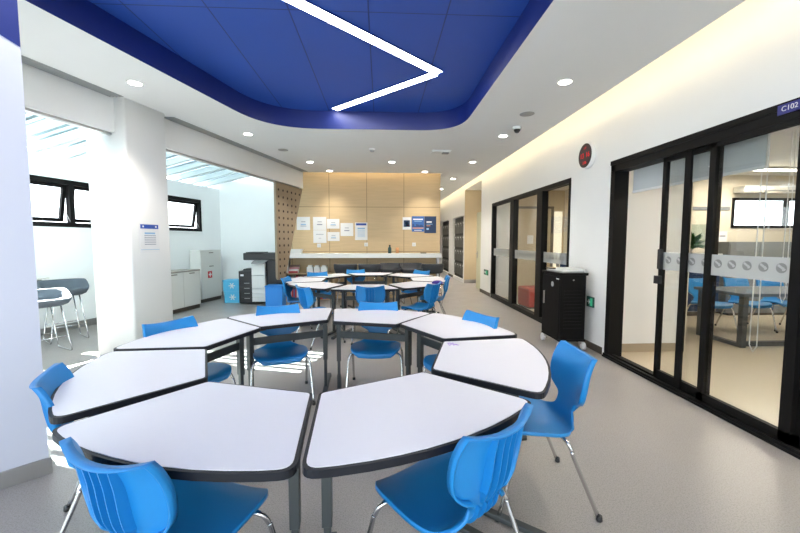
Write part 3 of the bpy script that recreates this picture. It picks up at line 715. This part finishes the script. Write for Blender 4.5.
# ------------------------------------------------------------------ bar stools
def make_stool(fab):
    t = thing('bar_stool', '', 'stool')
    n = 40
    def ring(a, b, z, high, p=2.8):
        out = []
        for j in range(n):
            th = 2 * PI * j / n; c, s = math.cos(th), math.sin(th)
            x = a * abs(c) ** (2 / p) * (1 if c >= 0 else -1); y = b * abs(s) ** (2 / p) * (1 if s >= 0 else -1)
            k = .5 - .5 * (y / b)      # 0 at front, 1 at back
            k = min(1, max(0, k * 1.6 - .15)); k = k * k * (3 - 2 * k)
            out.append((x, y, z + high * k))
        return out
    rings = [ring(.12, .12, .685, 0), ring(.19, .17, .69, 0), ring(.235, .20, .715, 0), ring(.262, .225, .76, .07), ring(.268, .232, .785, .11), ring(.262, .226, .80, .12),
             ring(.25, .214, .797, .12), ring(.235, .20, .785, .09), ring(.215, .182, .768, .02), ring(.17, .15, .765, 0), ring(.08, .07, .768, 0)]
    vs = [p for r in rings for p in r]
    fs = [(i * n + j, i * n + (j + 1) % n, (i + 1) * n + (j + 1) % n, (i + 1) * n + j) for i in range(len(rings) - 1) for j in range(n)]
    m = MB().add(vs, fs, fab, True); m.add(vs, [tuple(reversed(range(n))), tuple(range((len(rings) - 1) * n, len(rings) * n))], fab, True)
    m.build('seat', t)
    for s in (-1, 1):
        P = round3([(s * .13, .15, .69), (s * .20, .19, .008), (s * .20, -.20, .008), (s * .13, -.15, .69)], .04)
        MB().tube(P, .008, 'chrome', 8).build('leg', t)
    MB().tube([(-.178, .178, .24), (.178, .178, .24)], .007, 'chrome', 8).build('footrest', t)
    MB().tube([(-.178, -.185, .24), (.178, -.185, .24)], .007, 'chrome', 8).build('stretcher', t)
    return t
def round3(P, r, n=5):
    P = [Vector(p) for p in P]; out = [P[0]]
    for i in range(1, len(P) - 1):
        a = (P[i - 1] - P[i]).normalized(); b = (P[i + 1] - P[i]).normalized(); s0, s1 = P[i] + a * r, P[i] + b * r
        out += [(1 - t) ** 2 * s0 + 2 * t * (1 - t) * P[i] + t * t * s1 for t in [k / n for k in range(n + 1)]]
    return out + [P[-1]]
s1 = make_stool('grey_fabric'); s1.location = (-4.33, 4.92, 0); s1.rotation_euler.z = R(-120); s1.scale = (1.1, 1.0, .88)
tag(s1, 'slate grey bar stool nearer the camera by the window bar', 'stool', 'grey stools at the window bar')
s2 = copy_tree(s1); s2.location = (-4.60, 5.60, 0); s2.rotation_euler.z = R(-128); s2.scale = (1.05, 1.0, .95); s2['label'] = 'slate grey bar stool behind the other, next to the white column'
s3 = make_stool('charcoal_fabric')
names = ['charcoal bar stool under the white counter, leftmost, beside the book shelf', 'charcoal bar stool under the white counter, second from the book shelf', 'charcoal bar stool under the middle of the white counter, hollow side to the camera',
         'charcoal bar stool under the white counter, second from the corridor, hollow side to the camera', 'charcoal bar stool under the white counter, nearest the corridor']
for i, (x, a) in enumerate(((-.815, 5), (-.255, -4), (.225, 172), (.70, 186), (1.185, 4))):
    s = s3 if i == 0 else copy_tree(s3)
    s.location = (x, 8.56, 0); s.rotation_euler.z = R(a); s['label'] = names[i]; s['group'] = 'charcoal stools along the white counter'; s['category'] = 'stool'
# window bar with its plant
t = thing('window_bar', 'narrow white bar shelf fixed under the annex window', 'shelf')
t.matrix_world = AT
MB().box((-3.2, -.30, .885), (.0, -.0, .91), 'cabinet').build('shelf_board', t, .004)
for x in (-2.9, -1.2, -.1): MB().box((x, -.25, .80), (x + .03, -.0, .885), 'steel').build('bracket', t)
def plant(name, label, loc, r, h, nl, ls):
    t = thing(name, label, 'plant', loc)
    MB().lathe([(r * .7, 0), (r, h), (r * .92, h), (r * .88, h - .02)], 'pot', n=20).build('pot', t)
    m = MB(); rnd = random.Random(3)
    for i in range(nl):
        th = rnd.random() * 2 * PI; ph = rnd.uniform(.1, 1.35); L = ls * rnd.uniform(.5, 1.1)
        d = Vector((math.cos(th) * math.sin(ph), math.sin(th) * math.sin(ph), math.cos(ph))); s = Vector((-math.sin(th), math.cos(th), 0))
        p = Vector((0, 0, h)) + d * L * .35 * rnd.random(); w_ = L * .17
        tip = p + d * L - Vector((0, 0, L * .25 * math.sin(ph)))
        mid = p + d * L * .55; bend = Vector((0, 0, .012))
        m.add([p, mid + s * w_, tip, mid - s * w_, mid + bend], [(0, 1, 4), (1, 2, 4), (2, 3, 4), (3, 0, 4)], 'leaf', False)
    m.build('foliage', t, fixn=False)
    return t
bp = Vector((-5.05, 5.42, .9105))
plant('potted_plant', 'small green plant in a white pot on the window bar', bp, .05, .07, 70, .12)

# ------------------------------------------------------------------ annex cabinets, boxes, copier
def cab(x0, y0, L, D, Hh, label, doors, top, name='cabinet', cross=False):
    """front face starts at (x0,y0) and runs L along the outer wall direction"""
    t = thing(name, label, 'cabinet'); t.matrix_world = Matrix(((ux.x, -un.x, 0, x0), (ux.y, -un.y, 0, y0), (0, 0, 1, 0), (0, 0, 0, 1)))
    MB().box((0, .02, .08), (L, D, Hh - .03), 'cabinet').build('body', t)
    MB().box((.01, .022, 0), (L - .01, D - .02, .08), 'kick').build('plinth', t)
    MB().box((-.01, 0, Hh - .03), (L + .01, D + .005, Hh), top).build('worktop', t, .003)
    for a, b2, z0, z1 in doors:
        do_ = MB().box((a + .003, .0, z0), (b2 - .003, .018, z1), 'cabinet').build('door', t, .002)
        MB().box(((a + b2) / 2 - .07, -.01, z1 - .035), ((a + b2) / 2 + .07, 0, z1 - .012), 'cab_top').build('handle', do_)
    return t
cab(-4.12, 7.27, .95, .42, .83, 'low pale grey cabinet with a taupe top beside the column', [(0, .475, .09, .79), (.475, .95, .09, .79)], 'cab_top')
tc = cab(-4.13, 8.74, .70, .28, 1.22, 'taller pale grey cabinet with a red and white cross sign', [(0, .70, .09, .86), (0, .70, .87, 1.18)], 'cabinet')
cr = MB().box((.22, -.006, .56), (.36, -.001, .72), 'redmark').box((.275, -.009, .59), (.305, -.006, .69), 'paper').box((.24, -.009, .625), (.34, -.006, .655), 'paper').build('cross_sign', tc)
def box_thing(name, label, x0, x1, y0, y1, z0, z1, m, extra=None, group=None):
    t = thing(name, label, 'box', ((x0 + x1) / 2, (y0 + y1) / 2, z0), 0, group)
    a, b2, h = (x1 - x0) / 2, (y1 - y0) / 2, z1 - z0
    MB().box((-a, -b2, 0), (a, b2, h - .03), m).build('body', t, .01)
    MB().box((-a - .008, -b2 - .008, h - .03), (a + .008, b2 + .008, h), m).build('lid', t, .006)
    if extra: extra(t, a, b2, h)
    return t
def star(t, a, b2, h):
    m = MB()
    for k in range(3): m.box((-.07, -.001, -.010), (.07, .001, .010), 'paper', Matrix.Translation((.02, -b2 - .002, h * .5)) @ Matrix.Rotation(R(60 * k), 4, 'Y'))
    m.build('printed_star', t)
box_thing('storage_box', 'light blue storage box on the floor, under its twin beside the copier', -3.63, -3.29, 8.74, 9.05, 0, .27, 'lightblue', star, 'light blue storage boxes')
box_thing('storage_box', 'light blue storage box stacked on top of its twin beside the copier', -3.65, -3.29, 8.74, 9.05, .272, .53, 'lightblue', star, 'light blue storage boxes')
box_thing('storage_box', 'bright blue storage bin on the floor right of the copier', -2.50, -2.14, 8.10, 8.42, 0, .47, 'binblue')
t = thing('copier', 'large black office copier with a white front panel', 'copier', (-3.2, 8.5, 0))
bd = MB().box((0, 0, .03), (.34, .6, .76), 'black_plastic').box((.34, .03, .03), (.62, .6, .74), 'black_plastic').box((.60, .06, .42), (.92, .6, 1.00), 'black_plastic').box((.34, .18, .74), (.62, .6, .97), 'black_plastic')
bd.build('body', t, .008)
for k in range(4): 
    dr = MB().box((.02, -.012, .06 + k * .115), (.335, 0, .165 + k * .115), 'black_plastic').build('drawer', t, .004)
    MB().box((.12, -.016, .135 + k * .115), (.24, -.012, .15 + k * .115), 'vent').build('handle', dr)
fp = MB()
for z0, z1 in ((.07, .165), (.17, .26), (.265, .36), (.365, .66), (.665, .93)): fp.box((.305, -.05, z0), (.60, .03, z1), 'pot')
fp.build('front_panel', t, .004)
MB().box((.10, .02, 1.005), (.9, .55, 1.165), 'black_plastic').build('document_feeder', t, .02)
MB().box((.18, -.02, 1.165), (.55, .4, 1.185), 'black_plastic').build('feeder_tray', t, .005)
MB().add([(.33, -.14, .93), (.62, -.14, .93), (.64, .06, 1.0), (.35, .06, 1.0), (.33, -.14, .95), (.62, -.14, .95), (.64, .06, 1.02), (.35, .06, 1.02)], [(0, 3, 2, 1), (4, 5, 6, 7), (0, 1, 5, 4), (1, 2, 6, 5), (2, 3, 7, 6), (3, 0, 4, 7)], 'vent').build('control_panel', t)
MB().box((.06, .1, .74), (.30, .45, .80), 'black_plastic').build('output_tray', t, .02)
MB().box((.04, -.004, .645), (.11, 0, .685), 'paper').build('badge', t)

# ------------------------------------------------------------------ perforated panel under the end of the bulkhead
pt_ = thing('perforated_panel', 'tall beige perforated acoustic panel hanging at the left end of the oak wall', 'panel', (leftx(7.81) + .0, 7.81, 0))
pt_.rotation_euler.z = R(90 - 14.54)
out = round_poly([(0, .62), (.30, .62), (.46, .98), (1.16, 2.58), (1.19, 2.64), (0, 2.64)], [.09, .10, 0, 0, 0, 0], 5)
T = Matrix(((1, 0, 0, 0), (0, 0, 1, 0), (0, 1, 0, 0), (0, 0, 0, 1)))
M['pboard'] = mat('beige_felt_board', (.29, .225, .155), .8, noise=(60, .08))
M['hole'] = mat('perforation', (.035, .022, .015), .9)
pm = MB().prism(out, -.0, .05, 'pboard', T)
pm.build('board', pt_, .004)
hm = MB()
for r_ in range(13):
    for c_ in range(6):
        x = .10 + c_ * .185 ; z = 2.50 - r_ * .145 + (0.0 if c_ % 2 else .0)
        lim = .30 + (z - .62) * .44 if z < .98 else .46 + (z - .98) * .4375
        if x < lim - .05: hm.lathe([(.026, 0), (.026, .003)], 'hole', n=12, T=Matrix.Translation((x, -.003, z)) @ Matrix.Rotation(R(-90), 4, 'X'))
hm.build('perforations', pt_)

# ------------------------------------------------------------------ oak wall: counter, shelf, papers
t = thing('counter', 'long white wall counter along the oak wall', 'counter', (-.41, 9.05, 0))
MB().box((-1.86, -.22, 1.03), (1.86, .245, 1.135), 'pot').build('countertop', t, .004)
MB().box((-1.84, -.15, .68), (-1.79, .1, 1.03), 'pot').build('support', t)
MB().box((1.79, .0, 0), (1.84, .24, 1.03), 'pot').build('support', t)
def wx(px): return (px - 380.3) * .02477
def wz(py): return 1.457 + (240 - py) * .0246
papers = [(297, 217, 310, 230, 'a', 'white notice sheet on the oak wall, leftmost'), (313, 217, 326, 230, 'b', 'white notice sheet on the oak wall, upper of the tall pair'),
          (313, 230.2, 326, 243, 'c', 'white notice sheet on the oak wall, lower of the tall pair above the socket'), (326.6, 219, 339, 228.6, 'a', 'small landscape notice on the oak wall, upper of two'),
          (327, 232, 339, 241, 'a', 'small landscape notice on the oak wall, lower of two'), (340, 223, 352.6, 236, 'b', 'square white notice just left of the blue-headed one'),
          (354.4, 222.5, 366.8, 240, 'h', 'white notice with a dark blue heading band on the oak wall'), (402, 217, 410.5, 229.5, 'p', 'white portrait poster with a dark photo, left of the blue poster'),
          (411.3, 216, 423.8, 231.5, 'q', 'blue poster with a skyline on the oak wall'), (424, 216, 436, 233, 'r', 'navy blue poster at the right end of the oak wall')]
for x0, y0, x1, y1, kd, lb in papers:
    X0, X1, Z1, Z0 = wx(x0), wx(x1), wz(y0), wz(y1); W_, H_ = X1 - X0, Z1 - Z0; cx, cz = (X0 + X1) / 2, (Z0 + Z1) / 2
    base = {'q': 'posterblue', 'r': 'navy'}.get(kd, 'paper')
    t = tag(MB().box((-W_ / 2, -.004, -H_ / 2), (W_ / 2, 0, H_ / 2), base).build('poster' if kd in 'pqr' else 'notice', None, loc=(cx, 9.299, cz)), lb, 'poster' if kd in 'pqr' else 'notice', 'papers on the oak wall')
    m = MB(); yb = (-.006, -.004)
    def bar(a, b2, c, d_, mm): m.box((a * W_, yb[0], b2 * H_), (c * W_, yb[1], d_ * H_), mm)
    if kd in 'ab':
        bar(-.16, .10, .16, .15, 'ink'); bar(-.2, -.12, .2, -.04, 'inklight' if kd == 'a' else 'ink')
        if kd == 'a': bar(-.22, -.22, .22, -.18, 'ink')
    elif kd == 'c': bar(-.28, .16, .28, .2, 'ink'); bar(-.1, -.14, .1, -.11, 'ink')
    elif kd == 'h':
        bar(-.42, .34, .42, .46, 'inkblue'); bar(-.3, .12, .3, .2, 'inklight')
        for k in range(6): bar(-.3, -.32 + k * .07, .3, -.30 + k * .07, 'inklight')
    elif kd == 'p': bar(-.36, -.28, .36, .26, 'navy'); bar(-.10, -.12, .12, .16, 'inklight'); bar(-.05, -.22, .3, -.12, 'redmark')
    elif kd == 'q':
        bar(-.4, .26, .4, .34, 'paper'); bar(-.3, .16, .3, .2, 'inklight'); rnd = random.Random(2)
        for k in range(12):
            h_ = rnd.uniform(.02, .2); bar(-.44 + k * .075, -.22, -.39 + k * .075, -.18 + h_, 'navy')
        bar(-.44, -.30, .44, -.24, 'orange'); bar(-.3, -.44, .3, -.40, 'paper')
    else: bar(-.32, .12, .12, .20, 'paper'); bar(-.32, .02, .2, .05, 'inklight'); bar(-.32, -.30, -.12, -.20, 'inklight'); bar(-.32, -.08, .0, -.05, 'orange')
    m.build('printing', t)
for x, y, lb in ((318.5, 245.5, 'white wall socket below the tall pair of notices'), (365.3, 244.5, 'white wall socket right of the blue-headed notice'), (413.5, 244.5, 'white wall socket below the skyline poster')):
    t = tag(MB().box((-.045, -.012, -.045), (.045, 0, .045), 'pot').build('wall_socket', None, .004, loc=(wx(x), 9.299, wz(y))), lb, 'socket', 'wall sockets above the counter')
    MB().box((-.02, -.014, -.025), (-.012, -.012, .0), 'ink').box((.012, -.014, -.025), (.02, -.012, .0), 'ink').build('socket_slots', t)
t = thing('bottle', 'dark teal bottle standing on the white counter', 'bottle', (.21, 9.0, 1.1355))
MB().lathe([(.038, 0), (.042, .01), (.042, .12), (.03, .15), (.018, .165)], 'teal').build('body', t); MB().lathe([(.02, .165), (.022, .17), (.022, .20), (.018, .205)], 'black_plastic').build('cap', t)
t = thing('spray_can', 'small pale orange canister on the white counter', 'canister', (.40, 9.15, 1.1355))
MB().lathe([(.04, 0), (.04, .12), (.02, .14)], 'orange').build('body', t); MB().lathe([(.015, .14), (.015, .165)], 'wood').build('cap', t)
t = thing('phone', 'small black gadget lying on the right of the white counter', 'gadget', (1.02, 8.95, 1.1355)); MB().box((-.07, -.04, 0), (.07, .04, .02), 'black_plastic').build('body', t, .004)
t = thing('storage_tray', 'white tray on the left end of the counter', 'tray', (-2.03, 9.02, 1.1355)); t.scale = (.85, .85, .8)
m = MB(); m.add([(-.15, -.11, 0), (.15, -.11, 0), (.15, .11, 0), (-.15, .11, 0), (-.18, -.13, .13), (.18, -.13, .13), (.18, .13, .13), (-.18, .13, .13)], [(0, 3, 2, 1), (0, 1, 5, 4), (1, 2, 6, 5), (2, 3, 7, 6), (3, 0, 4, 7)], 'pot')
m.build('tray_body', t); MB().box((-.18, -.14, .12), (.18, -.13, .135), 'pot').build('rim', t)
# book shelf
sh = thing('book_shelf', 'low light-wood book shelf under the left end of the counter', 'shelf', (-1.72, 9.08, 0))
for k, z in enumerate((.02, .34, .65)): MB().box((-.56, -.15, z), (.56, .17, z + .02), 'wood').build('shelf', sh)
for x in (-.58, -.01, .56): MB().box((x, -.15, 0), (x + .02, .17, .67), 'wood').build('side_panel', sh)
MB().box((-.56, .165, .02), (.56, .175, .66), 'wood').build('back_panel', sh)
rnd = random.Random(5); bn = 0
adj = ['red', 'white', 'brown', 'blue', 'grey', 'rose']
book_o = {}
for lev, z in ((0, .041), (1, .361)):
    x = -2.26
    while x < -1.25:
        if -1.78 < x < -1.70: x = -1.695
        wd = rnd.uniform(.022, .048); hh = rnd.uniform(.19, .26); ci = rnd.randrange(6)
        m = MB().box((0, 0, 0), (wd, .16, .004), BOOK[ci]); m = MB()
        m.box((0, 0, 0), (.003, .16, hh), BOOK[ci]).box((wd - .003, 0, 0), (wd, .16, hh), BOOK[ci]).box((.003, 0, 0), (wd - .003, .003, hh), BOOK[ci]).box((.003, .003, .004), (wd - .003, .155, hh - .004), 'paper')
        o = m.build('book', None, loc=(x, 8.955, z)); tag(o, 'book standing in the %s row of the low wood shelf' % ('bottom' if lev == 0 else 'upper'), 'book', 'books in the %s row of the shelf' % ('bottom' if lev == 0 else 'upper'))
        x += wd + .004
for k in range(4):
    o = MB().box((-.11, -.08, 0), (.11, .08, .004), BOOK[(0, 1, 5, 2)[k]]).box((-.105, -.075, .004), (.108, .075, .042), 'paper').box((-.11, -.084, 0), (.11, -.075, .046), BOOK[(0, 1, 5, 2)[k]]).box((-.11, -.08, .042), (.11, .08, .046), BOOK[(0, 1, 5, 2)[k]]).build('book', None, loc=(-2.10 + .01 * k, 9.05, (.6705 + .0465 * k)), rz=.05 * k)
    tag(o, '%s book in the stack on top of the wood shelf, %s' % (('red', 'white', 'rose', 'brown')[k], ('at the bottom', 'second from the bottom', 'second from the top', 'topmost')[k]), 'book', 'stacked books on the shelf')
for k in range(3):
    t = thing('file_basket', 'white file basket on the wood shelf, %s of three' % ('left', 'middle', 'right')[k], 'basket', (-1.70 + k * .165, 9.04, .6705), 0, 'white baskets on the shelf')
    m = MB().box((-.075, -.09, 0), (.075, .09, .008), 'paper')
    for a_, b_ in (((-.075, -.09), (.075, -.084)), ((-.075, .084), (.075, .09)), ((-.075, -.09), (-.069, .09)), ((.069, -.09), (.075, .09))): m.box((*a_, 0), (*b_, .14), 'paper')
    m.build('basket_body', t)
    MB().box((-.05, -.06, .01), (.05, .06, .18), 'cabinet').build('papers', t)

# ------------------------------------------------------------------ notice on the column
cdv = (cB - cA).normalized(); cfn = Vector((cdv.y, -cdv.x)); cp = Vector((-2.850, 4.556)) ; cp2 = cA + cdv * .26 + cfn * .003
T = Matrix(((cdv.x, -cfn.x, 0, cp2.x), (cdv.y, -cfn.y, 0, cp2.y), (0, 0, 1, 1.49), (0, 0, 0, 1)))
t = MB().box((-.135, -.003, -.19), (.135, 0, .16), 'paper').build('notice'); t.matrix_world = T; tag(t, 'white framed notice with a blue heading on the white column', 'notice')
m = MB().box((-.125, -.006, .10), (.125, -.003, .15), 'inkblue').box((-.07, -.006, .035), (.075, -.003, .055), 'inklight').box((-.10, -.007, .115), (-.08, -.006, .135), 'paper').box((.08, -.007, .115), (.10, -.006, .135), 'paper')
for k in range(5): m.box((-.075, -.006, .012 - k * .026), (.085, -.003, .020 - k * .026), 'ink')
m.box((-.13, -.006, -.155), (.13, -.004, -.150), 'inklight')
m.build('printing', t)

# ------------------------------------------------------------------ right wall: clock, signs, cart
t = thing('wall_clock', 'round black digital wall clock with red digits', 'clock', (XR, 4.96, 2.585))
RY = Matrix.Rotation(R(-90), 4, 'Y')
MB().lathe([(.165, 0), (.172, .01), (.172, .055), (.160, .06)], 'paper', n=48, T=RY).build('case', t)
MB().lathe([(.158, .058), (.158, .064)], 'black_plastic', n=48, T=RY).build('face', t)
def ontw(y, z, x=-.066): return Matrix.Translation((x, y, z)) @ Matrix(((0, 0, -1, 0), (-1, 0, 0, 0), (0, 1, 0, 0), (0, 0, 0, 1)))
text('13', .095, 'reddigit', t, ontw(.065, .0), 'digit'); text('16', .095, 'reddigit', t, ontw(-.07, .0), 'digit')
text('1 7', .045, 'reddigit', t, ontw(.0, .095), 'digit'); text('2 06', .05, 'reddigit', t, ontw(0, -.095), 'digit')
def exit_sign(y, z, label, wd, glow):
    t = tag(MB().box((-.02, -wd / 2, -.07), (0, wd / 2, .07), 'green').build('exit_sign', None, .004, loc=(XR - .001, y, z)), label, 'sign')
    m = MB().box((-.023, -wd / 2 + .02, -.05), (-.02, -.01, .05), 'greenglow').box((-.024, -.005, -.01), (-.02, wd / 2 - .03, .01), 'paper').box((-.024, .012, -.03), (-.02, .028, .03), 'paper')
    m.build('symbol', t)
exit_sign(4.79, .63, 'small dark green exit sign low on the wall right of the black cart', .16, 1)
exit_sign(9.75, .60, 'small green exit sign low on the wall between cream door and office window', .36, 1)
ca = thing('charging_cart', 'tall black metal cabinet on castors against the right wall', 'cart', (2.51, 4.97, 0))
MB().box((-.17, -.26, .13), (.17, .26, .99), 'black_box').box((-.18, -.27, .115), (.18, .27, .14), 'black_box').build('body', ca, .006)
MB().box((-.19, -.28, .99), (.19, .28, 1.025), 'black_box').build('top', ca, .008)
dr = MB().box((-.185, -.25, .15), (-.17, .25, .97), 'black_box').build('door', ca, .003)
MB().box((-.20, .17, .56), (-.185, .19, .74), 'steel').build('handle', dr)
MB().lathe([(.035, 0), (.035, .004)], 'vent', T=Matrix.Translation((-.186, -.06, .86)) @ RY, n=20).build('badge', dr)
MB().box((-.186, -.24, .935), (-.185, -.16, .95), 'paper').build('label', dr)
sl = MB()
for k in range(12): sl.box((-.12, -.266, .28 + k * .045), (.12, -.26, .295 + k * .045), 'black_box')
sl.build('side_vent', ca)
MB().lathe([(.010, 0), (.010, .004)], 'steel', T=Matrix.Translation((0, -.26, .93)) @ Matrix.Rotation(R(90), 4, 'X'), n=12).build('lock', ca)
for sx in (-.14, .14):
    for sy in (-.22, .22):
        cs = MB().box((sx - .02, sy - .02, .075), (sx + .02, sy + .02, .115), 'steel').box((sx - .022, sy - .012, .035), (sx - .016, sy + .012, .08), 'steel').box((sx + .016, sy - .012, .035), (sx + .022, sy + .012, .08), 'steel').build('castor', ca)
        MB().lathe([(.030, -.018), (.052, -.015), (.052, .015), (.030, .018)], 'rubber', T=Matrix.Translation((sx * 1.15, sy * 1.14, .052)) @ Matrix.Rotation(R(90), 4, 'Y'), n=24).build('wheel', cs)
for k, (x, y, a, b_, z0, z1, m_, lb) in enumerate(((2.50, 4.93, .15, .21, 1.026, 1.046, 'vent', 'grey folder, undermost of the things on the black cart'), (2.53, 4.90, .12, .18, 1.047, 1.062, 'paper', 'thick white stack of paper on the grey folder'),
                        (2.48, 5.14, .10, .09, 1.047, 1.07, 'kick', 'brown box lid at the far side of the cart top'), (2.55, 4.89, .115, .15, 1.063, 1.078, 'cabinet', 'pale tray on top of the paper on the cart'))):
    o = tag(MB().box((-a, -b_, 0), (a, b_, (z1 - z0) * .8), m_).box((-a * .96, -b_ * .96, (z1 - z0) * .8), (a * .96, b_ * .96, z1 - z0), 'paper' if k != 2 else 'wood').build(('folder', 'paper_stack', 'box_lid', 'paper_tray')[k], None, .003, loc=(x, y, z0), rz=(.05, -.12, .1, .15)[k]), lb, ('folder', 'paper', 'box', 'tray')[k])

# ------------------------------------------------------------------ small office furniture
t = thing('ottoman', 'red cube ottoman behind the glass of the small office', 'ottoman', (3.30, 7.9, 0), R(8))
MB().box((-.22, -.24, .03), (.22, .24, .44), 'red').build('seat', t, .02); MB().box((-.2, -.22, 0), (.2, .22, .03), 'black_plastic').build('base', t)
t = thing('office_chair', 'grey office chair behind the red ottoman', 'chair', (3.85, 8.45, 0), R(60))
MB().box((-.22, -.22, .43), (.22, .22, .49), 'greywall').build('seat', t, .02); MB().box((-.20, -.25, .55), (.20, -.21, 1.0), 'greywall').build('backrest', t, .015)
MB().tube([(0, 0, .08), (0, 0, .43)], .025, 'black_plastic').build('column', t)
for k in range(5):
    a_ = k * 2 * PI / 5; MB().tube([(0, 0, .10), (.26 * math.cos(a_), .26 * math.sin(a_), .05)], .016, 'black_plastic').lathe([(.02, -.01), (.026, 0), (.02, .01)], 'black_plastic', c=(.26 * math.cos(a_), .26 * math.sin(a_), .027)).build('leg', t)
MB().tube([(0, -.15, .45), (0, -.25, .5), (0, -.25, .6)], .015, 'black_plastic').build('back_support', t)
t = thing('monitor', 'dark monitor seen through the office glass above the cart', 'monitor', (4.05, 7.9, .74), R(20))
MB().box((-.20, -.015, .10), (.20, .015, .40), 'navy').build('screen', t, .004); MB().box((-.10, -.07, 0), (.10, .07, .012), 'black_plastic').box((-.015, 0, .012), (.015, .02, .12), 'black_plastic').build('stand', t)
t = thing('office_desk', 'pale desk in the small office under the monitor', 'desk', (4.05, 7.85, 0), R(8))
MB().box((-.40, -.3, .715), (.40, .35, .738), 'cabinet').build('tabletop', t)
for sx in (-.37, .37):
    for sy in (-.26, .30): MB().box((sx - .02, sy - .02, 0), (sx + .02, sy + .02, .715), 'steel').build('leg', t)

# ------------------------------------------------------------------ big room furniture
t = thing('meeting_table', 'dark table on grey sled legs behind the glass door', 'table', (5.6, 5.05, 0))
MB().box((-.80, -.4, .70), (.95, .4, .74), 'grey_fabric').build('tabletop', t, .004)
for x in (-.72, .85):
    MB().box((x - .035, -.36, 0), (x + .035, .36, .05), 'dark_metal').box((x - .035, -.36, .05), (x + .035, -.29, .70), 'dark_metal').box((x - .035, .29, .05), (x + .035, .36, .70), 'dark_metal').build('leg', t)
MB().box((-.72, -.36, .02), (.85, -.30, .08), 'dark_metal').build('floor_rail', t)
cb = thing('side_cabinet', 'white low cabinet carrying the green plant behind the glass door', 'cabinet', (6.05, 6.95, 0))
MB().box((-.55, -.2, .08), (.40, .2, 1.17), 'greywall').build('body', cb); MB().box((-.57, -.22, 1.17), (.42, .2, 1.2), 'pot').build('worktop', cb)
for k in range(2): MB().box((-.53 + k * .465, -.215, .1), (-.08 + k * .465, -.2, 1.15), 'navy').build('door', cb)
MB().box((-.5, -.17, 0), (.35, .17, .08), 'kick').build('plinth', cb)
plant('potted_plant', 'bushy green plant on the white cabinet behind the glass door', (5.93, 6.9, 1.2), .08, .08, 300, .30)
cb = thing('file_cabinet', 'grey row of file cabinets under the far room window', 'cabinet', (7.7, 6.95, 0))
MB().box((-1.1, -.2, .05), (1.3, .2, 1.42), 'greywall').build('body', cb); MB().box((-1.0, -.17, 0), (1.2, .17, .05), 'kick').build('plinth', cb)
for k in range(4): MB().box((-1.08 + k * .6, -.215, .1), (-.5 + k * .6, -.2, 1.38), 'greywall').build('door', cb)
tag(MB().box((0, -.004, 0), (1.2, 0, .45), mat('pale_teal_board', (.36, .40, .33))).build('notice_board', None, loc=(5.45, 7.196, 1.32)), 'pale blue board of sheets on the beige wall of the big room', 'board')
for k, (x, z) in enumerate(((6.72, 1.50), (6.98, 1.50), (6.85, 1.22))):
    o = tag(MB().box((-.1, -.004, -.13), (.1, 0, .13), 'paper').build('notice', None, loc=(x - .1, 7.19, z)), 'white sheet on the big room wall, %s of three' % ('upper left', 'upper right', 'lowest')[k], 'notice', 'sheets on the big room wall')
    MB().box((-.06, -.006, .02), (.06, -.004, .05), 'redmark' if k == 2 else 'ink').build('printing', o)
def tubelamp(x, y, label, rz=0, z=2.75):
    t = thing('tube_lamp', label, 'ceiling light', (x, y, z), rz)
    MB().box((-.6, -.06, -.035), (.6, .06, 0), 'pot').build('housing', t, .004)
    MB().tube([(-.58, 0, -.055), (.58, 0, -.055)], .016, 'tube', 8).build('tube', t)
    L = bpy.data.lights.new('tube_light', 'AREA'); L.shape = 'RECTANGLE'; L.size = 1.1; L.size_y = .05; L.energy = 22; L.color = (1, .92, .78)
    lo = bpy.data.objects.new('tube_glow', L); C.objects.link(lo); lo.location = (0, 0, -.075); lo.parent = t
tubelamp(4.4, 2.6, 'ceiling tube lamp of the big room nearest the glass door', R(90)); tubelamp(6.9, 4.2, 'ceiling tube lamp in the middle of the big room')
tubelamp(6.9, 6.4, 'ceiling tube lamp at the far wall of the big room'); tubelamp(5.5, .3, 'ceiling tube lamp of the big room outside the frame')
tubelamp(3.7, 7.0, 'ceiling tube lamp of the small office', R(90))
ac = thing('air_conditioner', 'long pale wall air unit high in the big room', 'air conditioner', (7.6, 7.1, 2.45)); MB().box((-.55, -.15, -.06), (.6, .09, .06), 'cabinet').build('body', ac, .01); MB().box((-.5, -.155, -.05), (.55, -.15, -.02), 'vent').build('louvre', ac)

# unseen block added outside to keep the sun off the far half of the hall
struct(MB().box((-13, 9.1, 6), (-4.6, 16, 8.2), 'white').build('sun_blocker'))
# ------------------------------------------------------------------ light
W = bpy.data.worlds.new('world'); bpy.context.scene.world = W; W.use_nodes = True
bg = W.node_tree.nodes['Background']; bg.inputs[0].default_value = (.86, .94, 1.0, 1); bg.inputs[1].default_value = 3.3
S = bpy.data.lights.new('sun', 'SUN'); S.energy = 78; S.angle = R(.35); S.color = (1, .96, .9)
so = bpy.data.objects.new('sun', S); C.objects.link(so)
az = R(-33); el = R(47)
dirv = Vector((math.cos(az) * math.cos(el), math.sin(az) * math.cos(el), -math.sin(el)))
so.rotation_euler = dirv.to_track_quat('-Z', 'Y').to_euler()

sc = bpy.context.scene
sc.view_settings.view_transform = 'Standard'; sc.view_settings.look = 'None'; sc.view_settings.gamma = 1; sc.view_settings.use_curve_mapping = False
sc.view_settings.exposure = 1.3
sc.cycles.use_denoising = True; sc.cycles.max_bounces = 10; sc.cycles.diffuse_bounces = 5; sc.cycles.transparent_max_bounces = 16
sc.cycles.caustics_reflective = False; sc.cycles.caustics_refractive = False; sc.cycles.sample_clamp_indirect = 6
